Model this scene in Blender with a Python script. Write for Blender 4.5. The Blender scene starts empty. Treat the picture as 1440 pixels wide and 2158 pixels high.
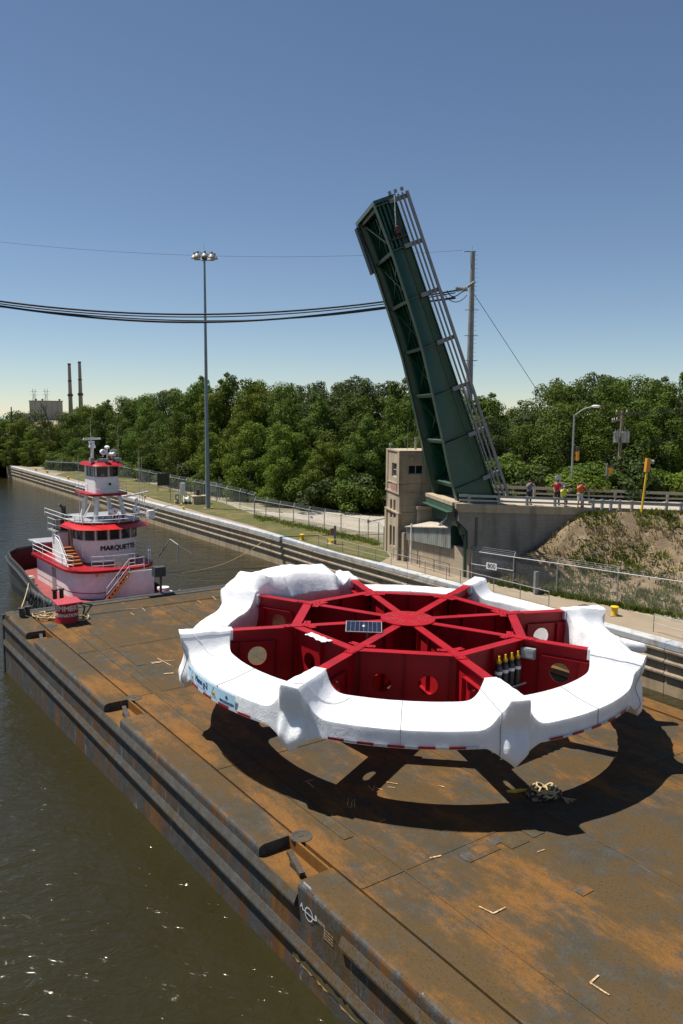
import bpy, bmesh, math, random
from mathutils import Vector, Matrix, noise
from math import sin, cos, pi, radians, atan2, hypot

# ------------------------------------------------------------------ camera
sc = bpy.context.scene
COL = sc.collection
PW, PH, FPX = 1440.0, 2158.0, 1678.0
CAM = Vector((0.0, 0.0, 11.9))
TH, RO = 0.1204, 0.006
_fw = Vector((0, cos(TH), -sin(TH))); _up = Vector((0, sin(TH), cos(TH))); _rt = Vector((1, 0, 0))
cam_x = cos(RO) * _rt + sin(RO) * _up
cam_y = -sin(RO) * _rt + cos(RO) * _up
cam_d = bpy.data.cameras.new('camera'); cam = bpy.data.objects.new('camera', cam_d); COL.objects.link(cam)
cam_d.sensor_fit = 'VERTICAL'; cam_d.sensor_height = 36.0; cam_d.sensor_width = 24.0
cam_d.lens = FPX / PH * 36.0
cam_d.clip_start = 0.1; cam_d.clip_end = 12000
cam.matrix_world = Matrix(((cam_x.x, cam_y.x, -_fw.x, CAM.x), (cam_x.y, cam_y.y, -_fw.y, CAM.y), (cam_x.z, cam_y.z, -_fw.z, CAM.z), (0, 0, 0, 1)))
sc.camera = cam

# ------------------------------------------------------------------ sky, sun, exposure
SUN_EL, SUN_AZ = radians(66.0), radians(164.0)      # azimuth counter-clockwise from +X
world = bpy.data.worlds.new('World'); sc.world = world; world.use_nodes = True
nt = world.node_tree; nt.nodes.clear()
w_out = nt.nodes.new('ShaderNodeOutputWorld'); w_bg = nt.nodes.new('ShaderNodeBackground')
w_sky = nt.nodes.new('ShaderNodeTexSky'); w_sky.sky_type = 'NISHITA'; w_sky.sun_disc = False
w_sky.sun_elevation = SUN_EL; w_sky.sun_rotation = pi / 2 - SUN_AZ
w_sky.altitude = 0; w_sky.air_density = 0.8; w_sky.dust_density = 0.0; w_sky.ozone_density = 1.3
w_bg.inputs['Strength'].default_value = 0.067
w_tint = nt.nodes.new('ShaderNodeMix'); w_tint.data_type = 'RGBA'; w_tint.blend_type = 'MULTIPLY'; w_tint.inputs[0].default_value = 1.0
w_tint.inputs[7].default_value = (1.0, 1.01, 1.02, 1); nt.links.new(w_sky.outputs[0], w_tint.inputs[6]); nt.links.new(w_tint.outputs[2], w_bg.inputs[0]); nt.links.new(w_bg.outputs[0], w_out.inputs[0])
sun_d = bpy.data.lights.new('sun', 'SUN'); sun_d.energy = 5.0; sun_d.angle = radians(0.53); sun_d.color = (1.0, 0.955, 0.88)
sun = bpy.data.objects.new('sun', sun_d); COL.objects.link(sun)
sdir = Vector((cos(SUN_AZ) * cos(SUN_EL), sin(SUN_AZ) * cos(SUN_EL), sin(SUN_EL)))
sun.rotation_euler = sdir.to_track_quat('Z', 'Y').to_euler(); sun.location = (-60, 60, 120)
sc.view_settings.view_transform = 'Standard'; sc.view_settings.look = 'None'
sc.view_settings.exposure = 0.46; sc.view_settings.gamma = 1.0; sc.view_settings.use_curve_mapping = False
sc.cycles.max_bounces = 8; sc.cycles.transparent_max_bounces = 16
sc.cycles.diffuse_bounces = 3; sc.cycles.glossy_bounces = 3; sc.cycles.transmission_bounces = 4
sc.cycles.use_denoising = True
sc.cycles.caustics_reflective = False; sc.cycles.caustics_refractive = False

# ------------------------------------------------------------------ survey helpers (photo pixel -> point on a real plane)
def ray(px, py):
    qx, qy = px - PW / 2, py - PH / 2
    d = cam_x * (qx / FPX) - cam_y * (qy / FPX) + _fw
    return d
def hit(px, py, P, n):
    d = ray(px, py); return CAM + d * ((P - CAM).dot(n) / d.dot(n))
def at(px, py, z):
    return hit(px, py, Vector((0, 0, z)), Vector((0, 0, 1)))
def atd(px, py, y):                      # point on the plane world y = const
    return hit(px, py, Vector((0, y, 0)), Vector((0, 1, 0)))

# ------------------------------------------------------------------ mesh helpers
FR = {}                                   # world frame of every thing, by object name
class MB:
    """collects geometry for one mesh object"""
    def __init__(s): s.v = []; s.f = []; s.m = []; s.mi = 0
    def add(s, vs, fs):
        o = len(s.v); s.v += [Vector(p) for p in vs]
        for f in fs: s.f.append([i + o for i in f]); s.m.append(s.mi)
        return s
    def box(s, c, d, R=None):
        c = Vector(c); h = Vector(d) / 2
        P = [Vector((x * h.x, y * h.y, z * h.z)) for z in (-1, 1) for y in (-1, 1) for x in (-1, 1)]
        if R is not None: P = [R @ p for p in P]
        return s.add([p + c for p in P], [(0, 2, 3, 1), (4, 5, 7, 6), (0, 1, 5, 4), (2, 6, 7, 3), (0, 4, 6, 2), (1, 3, 7, 5)])
    def b3(s, x0, x1, y0, y1, z0, z1):
        return s.box(((x0 + x1) / 2, (y0 + y1) / 2, (z0 + z1) / 2), (abs(x1 - x0), abs(y1 - y0), abs(z1 - z0)))
    def beam(s, a, b, w, h, up=(0, 0, 1)):          # box from a to b, width w across, height h along up
        a, b = Vector(a), Vector(b); d = b - a; L = d.length; d.normalize(); u = Vector(up)
        x = d.cross(u)
        if x.length < 1e-5: x = d.cross(Vector((1, 0, 0)))
        x.normalize(); z = x.cross(d)
        R = Matrix((x, d, z)).transposed()
        return s.box((a + b) / 2, (w, L, h), R)
    def tube(s, a, b, r, r2=None, n=8, cap=True):
        a, b = Vector(a), Vector(b); r2 = r if r2 is None else r2
        d = (b - a).normalized(); x = d.orthogonal().normalized(); y = d.cross(x)
        vs = [a + (x * cos(2 * pi * i / n) + y * sin(2 * pi * i / n)) * r for i in range(n)] + \
             [b + (x * cos(2 * pi * i / n) + y * sin(2 * pi * i / n)) * r2 for i in range(n)]
        fs = [(i, (i + 1) % n, n + (i + 1) % n, n + i) for i in range(n)]
        if cap: fs += [list(range(n))[::-1], list(range(n, 2 * n))]
        return s.add(vs, fs)
    def path(s, pts, r, n=6, closed=False):
        pts = [Vector(p) for p in pts]; N = len(pts); rings = []; x = None
        for i in range(N):
            if closed: d = pts[(i + 1) % N] - pts[i - 1]
            else: d = pts[min(i + 1, N - 1)] - pts[max(i - 1, 0)]
            if d.length < 1e-9: d = Vector((0, 0, 1))
            d.normalize()
            x = d.orthogonal().normalized() if x is None else (x - d * x.dot(d))
            if x.length < 1e-4: x = d.orthogonal()
            x.normalize(); y = d.cross(x)
            rr = r[i] if isinstance(r, (list, tuple)) else r
            rings.append([pts[i] + (x * cos(2 * pi * k / n) + y * sin(2 * pi * k / n)) * rr for k in range(n)])
        vs = [p for rg in rings for p in rg]; fs = []
        for i in range(N if closed else N - 1):
            j = (i + 1) % N
            for k in range(n): fs.append((i * n + k, i * n + (k + 1) % n, j * n + (k + 1) % n, j * n + k))
        if not closed: fs += [list(range(n))[::-1], [(N - 1) * n + k for k in range(n)]]
        return s.add(vs, fs)
    def lathe(s, prof, c=(0, 0, 0), n=16, R=None, a0=0.0):       # prof: (r, z)
        c = Vector(c); vs = []; N = len(prof)
        for r, z in prof:
            for k in range(n):
                p = Vector((r * cos(a0 + 2 * pi * k / n), r * sin(a0 + 2 * pi * k / n), z))
                vs.append((R @ p if R is not None else p) + c)
        fs = [(i * n + k, i * n + (k + 1) % n, (i + 1) * n + (k + 1) % n, (i + 1) * n + k) for i in range(N - 1) for k in range(n)]
        fs += [list(range(n))[::-1], [(N - 1) * n + k for k in range(n)]]
        return s.add(vs, fs)
    def prism(s, poly, f0, f1):             # poly of 2-D points; f0/f1 map (a,b) to 3-D for the two ends
        n = len(poly)
        vs = [f0(*p) for p in poly] + [f1(*p) for p in poly]
        fs = [(i, (i + 1) % n, n + (i + 1) % n, n + i) for i in range(n)] + [list(range(n))[::-1], list(range(n, 2 * n))]
        return s.add(vs, fs)
    def grid(s, P, nu, nv, wrap=False):     # P[i][j]
        vs = [P[i][j] for i in range(nu) for j in range(nv)]
        fs = [(i * nv + j, ((i + 1) % nu) * nv + j, ((i + 1) % nu) * nv + j + 1, i * nv + j + 1) for i in range(nu if wrap else nu - 1) for j in range(nv - 1)]
        return s.add(vs, fs)
    def sphere(s, c, r, n=12, m=7, sc=(1, 1, 1)):
        c = Vector(c); vs = []; 
        for i in range(m + 1):
            a = pi * i / m
            for k in range(n):
                vs.append(c + Vector((r * sin(a) * cos(2 * pi * k / n) * sc[0], r * sin(a) * sin(2 * pi * k / n) * sc[1], r * cos(a) * sc[2])))
        fs = [(i * n + k, (i + 1) * n + k, (i + 1) * n + (k + 1) % n, i * n + (k + 1) % n) for i in range(m) for k in range(n)]
        return s.add(vs, fs)
    def xf(s, M):
        s.v = [M @ p for p in s.v]; return s
    def mesh(s, name, mats, smooth=False, inv=None):
        me = bpy.data.meshes.new(name)
        vs = [inv @ p for p in s.v] if inv is not None else s.v
        me.from_pydata([tuple(p) for p in vs], [], s.f)
        for m in (mats if isinstance(mats, (list, tuple)) else [mats]): me.materials.append(m)
        if any(s.m): me.polygons.foreach_set('material_index', s.m)
        bm = bmesh.new(); bm.from_mesh(me)
        if smooth or True: bmesh.ops.recalc_face_normals(bm, faces=bm.faces) if getattr(s, 'fixn', True) else None
        bm.to_mesh(me); bm.free()
        if smooth:
            me.polygons.foreach_set('use_smooth', [True] * len(me.polygons))
            if smooth != 'all':
                me.update()
                try: me.set_sharp_from_angle(angle=radians(40))
                except Exception: pass
        me.update()
        return me

def link(o, parent=None, frame=None):
    COL.objects.link(o)
    if parent is not None:
        o.parent = parent; FR[o.name] = FR.get(parent.name, Matrix.Identity(4))
    else:
        FR[o.name] = frame.copy() if frame is not None else Matrix.Identity(4)
        o.matrix_world = FR[o.name]
    return o
def props(o, label=None, cat=None, group=None, kind=None):
    if label: o['label'] = label
    if cat: o['category'] = cat
    if group: o['group'] = group
    if kind: o['kind'] = kind
    return o
def thing(name, label, cat, frame=None, group=None):
    o = bpy.data.objects.new(name, None); o.empty_display_size = 0.3
    link(o, None, frame); return props(o, label, cat, group)
def part(name, mb, mats, parent, smooth=False, world=False, kind=None, label=None):
    inv = FR[parent.name].inverted() if world else None
    o = bpy.data.objects.new(name, mb.mesh(name, mats, smooth, inv)); link(o, parent)
    return props(o, label, None, None, kind)
def solo(name, mb, mats, label=None, cat=None, frame=None, smooth=False, world=False, group=None, kind=None):
    inv = frame.inverted() if (world and frame is not None) else None
    o = bpy.data.objects.new(name, mb.mesh(name, mats, smooth, inv)); link(o, None, frame)
    return props(o, label, cat, group, kind)
def copy_tree(o, frame=None, parent=None, label=None):
    c = o.copy(); COL.objects.link(c)
    if parent is not None: c.parent = parent; FR[c.name] = FR[parent.name]
    else: FR[c.name] = frame.copy(); c.matrix_world = frame
    if label: c['label'] = label
    for ch in list(o.children): copy_tree(ch, None, c)
    return c
def frame(loc, rz=0.0, s=1.0):
    return Matrix.Translation(Vector(loc)) @ Matrix.Rotation(rz, 4, 'Z') @ Matrix.Scale(s, 4)
def axes(o, x, y, z):
    o, x, y, z = Vector(o), Vector(x), Vector(y), Vector(z)
    return Matrix(((x.x, y.x, z.x, o.x), (x.y, y.y, z.y, o.y), (x.z, y.z, z.z, o.z), (0, 0, 0, 1)))
def lerp(a, b, t): return a + (b - a) * t
def sstep(a, b, x):
    t = min(1, max(0, (x - a) / (b - a))); return t * t * (3 - 2 * t)
def nz(x, y, z=0.0, s=1.0): return noise.noise(Vector((x * s, y * s, z * s)))

_fonts = {}
def text_mb(txt, size, bold=0.0, depth=0.0, align='CENTER', xs=1.0):
    """lettering as flat (or slightly thick) geometry in the XY plane, centred"""
    cu = bpy.data.curves.new('lettering', 'FONT'); cu.body = txt; cu.size = size; cu.align_x = align; cu.align_y = 'CENTER'
    cu.extrude = depth; cu.resolution_u = 3
    o = bpy.data.objects.new('lettering_source', cu); COL.objects.link(o)
    dg = bpy.context.evaluated_depsgraph_get(); me = o.evaluated_get(dg).to_mesh(); me.calc_loop_triangles()
    mb = MB(); tr = [list(t.vertices) for t in me.loop_triangles]
    for i, (dx, dy) in enumerate(((0, 0), (1, 0), (-1, 0), (0, 1), (0, -1)) if bold else ((0, 0),)):   # heavier strokes: the outline laid down again, shifted
        mb.add([Vector((v.co.x * xs + dx * bold, v.co.y + dy * bold, v.co.z + i * size * .002)) for v in me.vertices], tr)
    o.evaluated_get(dg).to_mesh_clear(); bpy.data.objects.remove(o); bpy.data.curves.remove(cu)
    mb.fixn = False
    return mb

# ------------------------------------------------------------------ materials
class NT:
    def __init__(s, name):
        s.mat = bpy.data.materials.new(name); s.mat.use_nodes = True; s.t = s.mat.node_tree
        s.b = s.t.nodes['Principled BSDF']; s.out = s.t.nodes['Material Output']
        s.tc = s.t.nodes.new('ShaderNodeTexCoord'); s.co = s.tc.outputs['Object']
    def n(s, typ, **kw):
        nd = s.t.nodes.new(typ)
        for k, v in kw.items():
            if k in nd.inputs: nd.inputs[k].default_value = v
            else: setattr(nd, k, v)
        return nd
    def l(s, a, b): s.t.links.new(a, b)
    def noise(s, scale, detail=5, rough=0.55, stretch=None, co=None, dist=0.0):
        nd = s.n('ShaderNodeTexNoise'); nd.inputs['Scale'].default_value = scale; nd.inputs['Detail'].default_value = detail
        nd.inputs['Roughness'].default_value = rough; nd.inputs['Distortion'].default_value = dist
        src = co or s.co
        if stretch:
            mp = s.n('ShaderNodeMapping'); mp.inputs['Scale'].default_value = stretch; s.l(src, mp.inputs[0]); src = mp.outputs[0]
        s.l(src, nd.inputs['Vector']); return nd.outputs['Fac']
    def ramp(s, fac, stops):
        r = s.n('ShaderNodeValToRGB'); e = r.color_ramp.elements
        while len(e) < len(stops): e.new(0.5)
        for k, (p, c) in enumerate(stops):
            e[k].position = p; e[k].color = (c, c, c, 1) if not isinstance(c, (tuple, list)) else (*c, 1)
        s.l(fac, r.inputs[0]); return r.outputs[0]
    def mix(s, fac, a, b, mode='MIX'):
        m = s.n('ShaderNodeMix', data_type='RGBA', blend_type=mode)
        for sock, v in ((m.inputs[0], fac), (m.inputs[6], a), (m.inputs[7], b)):
            if hasattr(v, 'is_output'): s.l(v, sock)
            elif isinstance(v, (tuple, list)): sock.default_value = (*v, 1) if len(v) == 3 else v
            else: sock.default_value = v
        return m.outputs[2]
    def math(s, op, a, b=0.0, clamp=False):
        m = s.n('ShaderNodeMath', operation=op); m.use_clamp = clamp
        for sock, v in ((m.inputs[0], a), (m.inputs[1], b)):
            if hasattr(v, 'is_output'): s.l(v, sock)
            else: sock.default_value = v
        return m.outputs[0]
    def xyz(s, co=None):
        x = s.n('ShaderNodeSeparateXYZ'); s.l(co or s.co, x.inputs[0]); return x.outputs
    def color(s, c):
        if hasattr(c, 'is_output'): s.l(c, s.b.inputs['Base Color'])
        else: s.b.inputs['Base Color'].default_value = (*c, 1)
    def rough(s, r):
        if hasattr(r, 'is_output'): s.l(r, s.b.inputs['Roughness'])
        else: s.b.inputs['Roughness'].default_value = r
    def bump(s, h, strength=0.3, dist=0.02):
        bp = s.n('ShaderNodeBump'); bp.inputs['Strength'].default_value = strength; bp.inputs['Distance'].default_value = dist
        s.l(h, bp.inputs['Height']); s.l(bp.outputs[0], s.b.inputs['Normal']); return bp
MATS = {}
def pm(name, c1, c2=None, scale=4.0, lo=0.4, hi=0.65, rough=0.6, bump=0.0, bscale=20.0, bdist=0.01, metal=0.0, stretch=None, c3=None, s3=1.0):
    if name in MATS: return MATS[name]
    k = NT(name)
    if c2 is None: c2 = tuple(x * 0.8 for x in c1)
    col = k.mix(k.ramp(k.noise(scale, 6, 0.6, stretch), [(lo, 0.0), (hi, 1.0)]), c1, c2)
    if c3 is not None: col = k.mix(k.ramp(k.noise(s3, 7, 0.65, stretch), [(0.52, 0.0), (0.68, 1.0)]), col, c3)
    k.color(col); k.rough(rough); k.b.inputs['Metallic'].default_value = metal
    if bump: k.bump(k.noise(bscale, 4), bump, bdist)
    MATS[name] = k.mat; return k.mat

M_white = pm('white_paint', (0.86, 0.86, 0.86), (0.77, 0.76, 0.74), 3.0, rough=0.35)
M_red = pm('red_paint', (0.37, 0.007, 0.013), (0.30, 0.006, 0.011), 1.5, rough=0.45, bump=0.05, bscale=60, c3=(.24, .010, .014), s3=.9)
M_red.node_tree.nodes['Principled BSDF'].inputs['Specular IOR Level'].default_value = 0.3
M_deckred = pm('red_deck_paint', (0.27, 0.045, 0.042), (0.19, 0.035, 0.033), 2.0, rough=0.7)
M_black = pm('black_rubber', (0.016, 0.016, 0.017), (0.03, 0.03, 0.03), 6, rough=0.65, bump=0.3, bscale=30)
M_dark = pm('dark_steel', (0.035, 0.035, 0.036), (0.06, 0.05, 0.045), 5, rough=0.55)
M_gal = pm('galvanised_steel', (0.34, 0.345, 0.34), (0.27, 0.275, 0.275), 4, rough=0.5, metal=0.2)
M_grey = pm('grey_steel', (0.25, 0.26, 0.27), (0.20, 0.205, 0.21), 3, rough=0.5, metal=0.2)
M_mast = pm('mast_paint', (0.21, 0.27, 0.285), (0.17, 0.22, 0.235), 2, rough=0.45)
M_yellow = pm('yellow_paint', (0.72, 0.47, 0.01), (0.6, 0.36, 0.01), 6, rough=0.5)
M_orange = pm('signal_yellow_orange', (0.62, 0.28, 0.02), (0.5, 0.22, 0.02), 6, rough=0.5)
M_wood = pm('weathered_pole_wood', (0.26, 0.20, 0.15), (0.19, 0.145, 0.11), 4, rough=0.85, stretch=(1, 1, 0.1), bump=0.2)
M_rope = pm('rope_fibre', (0.50, 0.38, 0.21), (0.33, 0.24, 0.12), 14, rough=0.9, bump=0.6, bscale=60)
M_ropedark = pm('dark_rope', (0.02, 0.02, 0.022), (0.28, 0.2, 0.09), 9, 0.5, 0.58, rough=0.9, bump=0.6, bscale=60)
M_chalk = pm('paint_stick_mark', (0.56, 0.40, 0.22), (0.28, 0.17, 0.07), 22, 0.45, 0.58, rough=0.9)
M_wire = pm('cable_sheath', (0.02, 0.022, 0.026), None, rough=0.6)
M_ink = pm('black_lettering', (0.012, 0.012, 0.014), None, rough=0.5)
M_letterwhite = pm('white_lettering', (0.72, 0.72, 0.72), (0.6, 0.6, 0.6), 8, rough=0.5)

def mk_glass():
    k = NT('window_glass'); k.color((0.012, 0.014, 0.018)); k.rough(0.06); k.b.inputs['Specular IOR Level'].default_value = 0.5
    return k.mat
M_glass = mk_glass()

def mk_conc(name, c1, c2, stain=(0.09, 0.08, 0.065), streak=True, boards=True, amt=1.0):
    k = NT(name)
    col = k.mix(k.ramp(k.noise(1.1, 7, 0.65), [(0.35, 0.0), (0.68, 1.0)]), c1, c2)
    if streak:
        st = k.ramp(k.noise(1.6, 5, 0.6, (1.0, 1.0, 0.12)), [(0.5, 0.0), (0.75, 0.75 * amt)])
        col = k.mix(st, col, stain)
    h = k.noise(9, 6, 0.6)
    if boards:
        z = k.xyz()[2]
        wv = k.math('FRACT', k.math('MULTIPLY', z, 4.2))
        ln = k.ramp(wv, [(0.0, 0.35), (0.06, 0.0), (0.94, 0.0), (1.0, 0.35)])
        col = k.mix(ln, col, stain)
    col = k.mix(k.ramp(k.noise(14, 5, 0.7), [(0.55, 0.0), (0.75, 0.35)]), col, stain)
    k.color(col); k.rough(0.85); k.bump(h, 0.25, 0.02)
    return k.mat
M_conc = mk_conc('tan_concrete', (0.46, 0.365, 0.245), (0.37, 0.29, 0.195))
M_concw = mk_conc('grey_board_marked_concrete', (0.29, 0.26, 0.215), (0.215, 0.19, 0.155), (0.085, 0.075, 0.065))
M_wallc = mk_conc('canal_wall_concrete', (0.47, 0.355, 0.215), (0.34, 0.26, 0.16), (0.10, 0.08, 0.058), True, False, 1.2)
M_ledge = pm('rubbing_strip', (0.29, 0.235, 0.165), (0.19, 0.15, 0.105), 3, rough=0.85, bump=0.3, c3=(0.17, 0.085, 0.04), s3=1.1)

def mk_coping():
    k = NT('coping_paint')
    col = k.mix(k.ramp(k.noise(2.2, 8, 0.7), [(0.5, 0.0), (0.62, 1.0)]), (0.46, 0.46, 0.455), (0.32, 0.285, 0.235))
    col = k.mix(k.ramp(k.noise(0.35, 5, 0.7), [(0.5, 0.0), (0.64, 0.8)]), col, (0.28, 0.34, 0.40))
    col = k.mix(k.ramp(k.noise(0.8, 6, 0.75), [(0.58, 0.0), (0.7, 0.9)]), col, (0.22, 0.13, 0.085))
    k.color(col); k.rough(0.8); k.bump(k.noise(12, 5), 0.35, 0.02); return k.mat
M_cope = mk_coping()

def mk_path():
    k = NT('promenade_concrete')
    col = k.mix(k.ramp(k.noise(0.5, 8, 0.7), [(0.35, 0.0), (0.65, 1.0)]), (0.30, 0.235, 0.16), (0.235, 0.18, 0.115))
    col = k.mix(k.ramp(k.noise(0.9, 7, 0.7), [(0.58, 0.0), (0.72, 0.7)]), col, (0.26, 0.165, 0.085))
    col = k.mix(k.ramp(k.noise(30, 3, 0.7), [(0.5, 0.0), (0.8, 0.4)]), col, (0.25, 0.2, 0.14))
    k.color(col); k.rough(0.9); k.bump(k.noise(25, 4), 0.25, 0.01); return k.mat
M_path = mk_path()

def mk_grass(name, a, b, dry, dr=0.5):
    k = NT(name)
    col = k.mix(k.ramp(k.noise(1.3, 8, 0.7), [(0.35, 0.0), (0.65, 1.0)]), a, b)
    col = k.mix(k.ramp(k.noise(0.28, 8, 0.72), [(dr, 0.0), (dr + 0.16, 1.0)]), col, dry)
    col = k.mix(k.ramp(k.noise(9, 4, 0.7), [(0.45, 0.0), (0.75, 0.55)]), col, tuple(x * 0.5 for x in a))
    k.color(col); k.rough(0.95); k.bump(k.noise(14, 6, 0.7), 0.9, 0.08); return k.mat
M_grass = mk_grass('mown_grass', (0.062, 0.076, 0.013), (0.125, 0.108, 0.026), (0.20, 0.145, 0.055), 0.49)
M_ground = mk_grass('rough_ground', (0.17, 0.15, 0.075), (0.25, 0.21, 0.12), (0.36, 0.31, 0.22), 0.45)
M_bank = mk_grass('dry_earth_bank', (0.225, 0.16, 0.09), (0.31, 0.225, 0.135), (0.15, 0.10, 0.052), 0.50)
M_gravel = pm('pale_gravel', (0.42, 0.37, 0.30), (0.34, 0.295, 0.23), 0.5, rough=0.95, bump=0.6, bscale=20, c3=(0.32, 0.30, 0.2), s3=0.3)
M_road = pm('road_concrete', (0.42, 0.36, 0.28), (0.35, 0.30, 0.23), 0.8, rough=0.9, bump=0.2, bscale=20)

def mk_water():
    k = NT('canal_water')
    col = k.mix(k.ramp(k.noise(0.06, 4, 0.6), [(0.35, 0.0), (0.7, 1.0)]), (0.0215, 0.0185, 0.0065), (0.028, 0.0245, 0.0095))
    k.color(col); k.rough(0.07); k.b.inputs['IOR'].default_value = 1.33
    # ripples fade in scale with two fields: long swell and small wind ripples
    a = k.noise(0.55, 3, 0.5, (1.0, 1.5, 1), dist=0.6)
    b = k.noise(2.2, 4, 0.55, (1.0, 1.7, 1), dist=0.8)
    c = k.noise(7.0, 3, 0.55, (1.2, 1.0, 1))
    h = k.math('ADD', k.math('MULTIPLY', a, 0.55), k.math('ADD', k.math('MULTIPLY', b, 0.23), k.math('MULTIPLY', c, 0.034)))
    k.bump(h, 0.75, 0.33); return k.mat
M_water = mk_water()

def mk_rust(name, base, amount, streak=False, plates=False):
    """weathered barge steel: grey plate, olive brown bloom, orange rust in fine speckle"""
    k = NT(name); sh = 0.5 - amount
    n1 = k.noise(0.30, 9, 0.72); n2 = k.noise(2.6, 9, 0.74); n3 = k.noise(17, 6, 0.75); n6 = k.noise(48, 3, 0.7)
    n4 = k.noise(0.62, 10, 0.78, (1.0, 0.40, 1.0)); n5 = k.noise(0.13, 5, 0.7)
    col = k.mix(k.ramp(n2, [(0.36, 0.0), (0.60, 1.0)]), base, tuple(x * 0.62 for x in base))
    br = k.math('ADD', k.math('MULTIPLY', n1, 0.45), k.math('ADD', k.math('MULTIPLY', n2, 0.25), k.math('MULTIPLY', n3, 0.30)))
    col = k.mix(k.ramp(br, [(0.475 + sh * 0.3, 0.0), (0.535 + sh * 0.3, 0.9)]), col, (0.088, 0.053, 0.019))
    orr = k.math('ADD', k.math('MULTIPLY', n4, 0.55), k.math('ADD', k.math('MULTIPLY', n3, 0.27), k.math('MULTIPLY', n5, 0.20)))
    if plates:                                       # rust gathers along the waterway at the near edge
        x_ = k.xyz()[0]; ed = k.ramp(k.math('ADD', k.math('MULTIPLY', x_, 0.5), 4.4), [(0.15, 1.0), (1.0, 0.0)])
        orr = k.math('ADD', orr, k.math('MULTIPLY', ed, 0.05))
    col = k.mix(k.ramp(orr, [(0.535 + sh * 0.3, 0.0), (0.575 + sh * 0.3, 0.6), (0.64 + sh * 0.3, 1.0)]), col, (0.225, 0.098, 0.020))
    col = k.mix(k.ramp(n3, [(0.52, 0.0), (0.60, 0.55)]), col, (0.020, 0.019, 0.016))
    col = k.mix(k.ramp(n6, [(0.57, 0.0), (0.66, 0.45)]), col, (0.125, 0.085, 0.038))
    if streak:
        s1 = k.ramp(k.noise(1.5, 7, 0.72, (1.0, 1.0, 0.07)), [(0.50, 0.0), (0.62, 0.9)])
        col = k.mix(s1, col, (0.12, 0.052, 0.015))
        s3 = k.ramp(k.noise(0.7, 7, 0.75, (1.0, 1.0, 0.3)), [(0.56, 0.0), (0.64, 0.9)])
        col = k.mix(s3, col, (0.17, 0.075, 0.018))
        s2 = k.ramp(k.noise(2.4, 6, 0.78, (1.0, 1.0, 0.22)), [(0.60, 0.0), (0.66, 0.7)])
        col = k.mix(s2, col, (0.25, 0.25, 0.25))
    k.color(col); k.rough(k.ramp(n2, [(0.3, 0.62), (0.7, 0.9)])); k.b.inputs['Specular IOR Level'].default_value = 0.16
    k.bump(k.math('ADD', k.math('MULTIPLY', n3, 0.5), n2), 0.4, 0.012)
    return k.mat
M_deck = mk_rust('rusty_deck_steel', (0.068, 0.063, 0.049), 0.575, False, True)
M_rustor = mk_rust('orange_rusted_steel', (0.12, 0.085, 0.05), 0.74)
M_hull = mk_rust('rusty_hull_steel', (0.086, 0.09, 0.09), 0.36, True)
M_rail = mk_rust('rusty_rubbing_steel', (0.084, 0.082, 0.076), 0.40)

def mk_wrap():
    k = NT('white_shrink_wrap')
    col = k.mix(k.ramp(k.noise(1.2, 6, 0.65), [(0.4, 0.0), (0.7, 1.0)]), (0.82, 0.82, 0.825), (0.74, 0.745, 0.76))
    col = k.mix(k.ramp(k.noise(3.1, 7, 0.7), [(0.60, 0.0), (0.72, 0.35)]), col, (0.55, 0.545, 0.53))
    k.color(col); k.rough(0.34); k.b.inputs['Specular IOR Level'].default_value = 0.45
    rg = k.math('ABSOLUTE', k.math('SUBTRACT', k.noise(1.7, 4, 0.6, (1, 1, 1.6), dist=1.6), 0.5))
    rg = k.ramp(rg, [(0.0, 1.0), (0.035, 0.25), (0.09, 0.0)])
    r2 = k.math('ABSOLUTE', k.math('SUBTRACT', k.noise(5.5, 3, 0.6, (1, 1, 0.5), dist=1.0), 0.5))
    r2 = k.ramp(r2, [(0.0, 1.0), (0.05, 0.0)])
    msk = k.ramp(k.noise(0.8, 3, 0.6), [(0.45, 0.0), (0.6, 1.0)])
    h = k.math('ADD', k.math('MULTIPLY', k.noise(2.2, 4, 0.5, dist=0.7), 0.7), k.math('ADD', k.math('MULTIPLY', rg, 0.30), k.math('MULTIPLY', k.math('MULTIPLY', r2, msk), 0.05)))
    k.bump(h, 0.34, 0.05)
    k.b.inputs['Subsurface Weight'].default_value = 0.45; k.b.inputs['Subsurface Radius'].default_value = (1.0, 1.0, 1.0); k.b.inputs['Subsurface Scale'].default_value = 0.16
    return k.mat
M_wrap = mk_wrap()

def mk_leaf(name, a, b, c):
    k = NT(name)
    g = k.n('ShaderNodeNewGeometry'); oi = k.n('ShaderNodeObjectInfo')
    col = k.mix(g.outputs['Random Per Island'], a, b)
    col = k.mix(k.ramp(k.noise(0.45, 3, 0.6), [(0.35, 0.0), (0.65, 0.7)]), col, c)
    hs = k.n('ShaderNodeHueSaturation'); k.l(col, hs.inputs['Color'])
    k.l(k.math('ADD', k.math('MULTIPLY', oi.outputs['Random'], 0.4), 0.9), hs.inputs['Value'])
    k.l(k.math('ADD', k.math('MULTIPLY', oi.outputs['Random'], 0.022), 0.486), hs.inputs['Hue'])
    k.color(hs.outputs[0]); k.rough(0.6); k.b.inputs['Specular IOR Level'].default_value = 0.12
    tr = k.n('ShaderNodeBsdfTranslucent'); k.l(hs.outputs[0], tr.inputs[0])
    ms = k.n('ShaderNodeMixShader'); ms.inputs[0].default_value = 0.28
    k.l(k.b.outputs[0], ms.inputs[1]); k.l(tr.outputs[0], ms.inputs[2]); k.l(ms.outputs[0], k.out.inputs[0])
    return k.mat
M_leaf = mk_leaf('summer_leaves', (0.070, 0.112, 0.016), (0.130, 0.170, 0.026), (0.050, 0.084, 0.014))
M_leafl = mk_leaf('light_leaves', (0.095, 0.140, 0.014), (0.165, 0.19, 0.024), (0.065, 0.105, 0.014))
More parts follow.
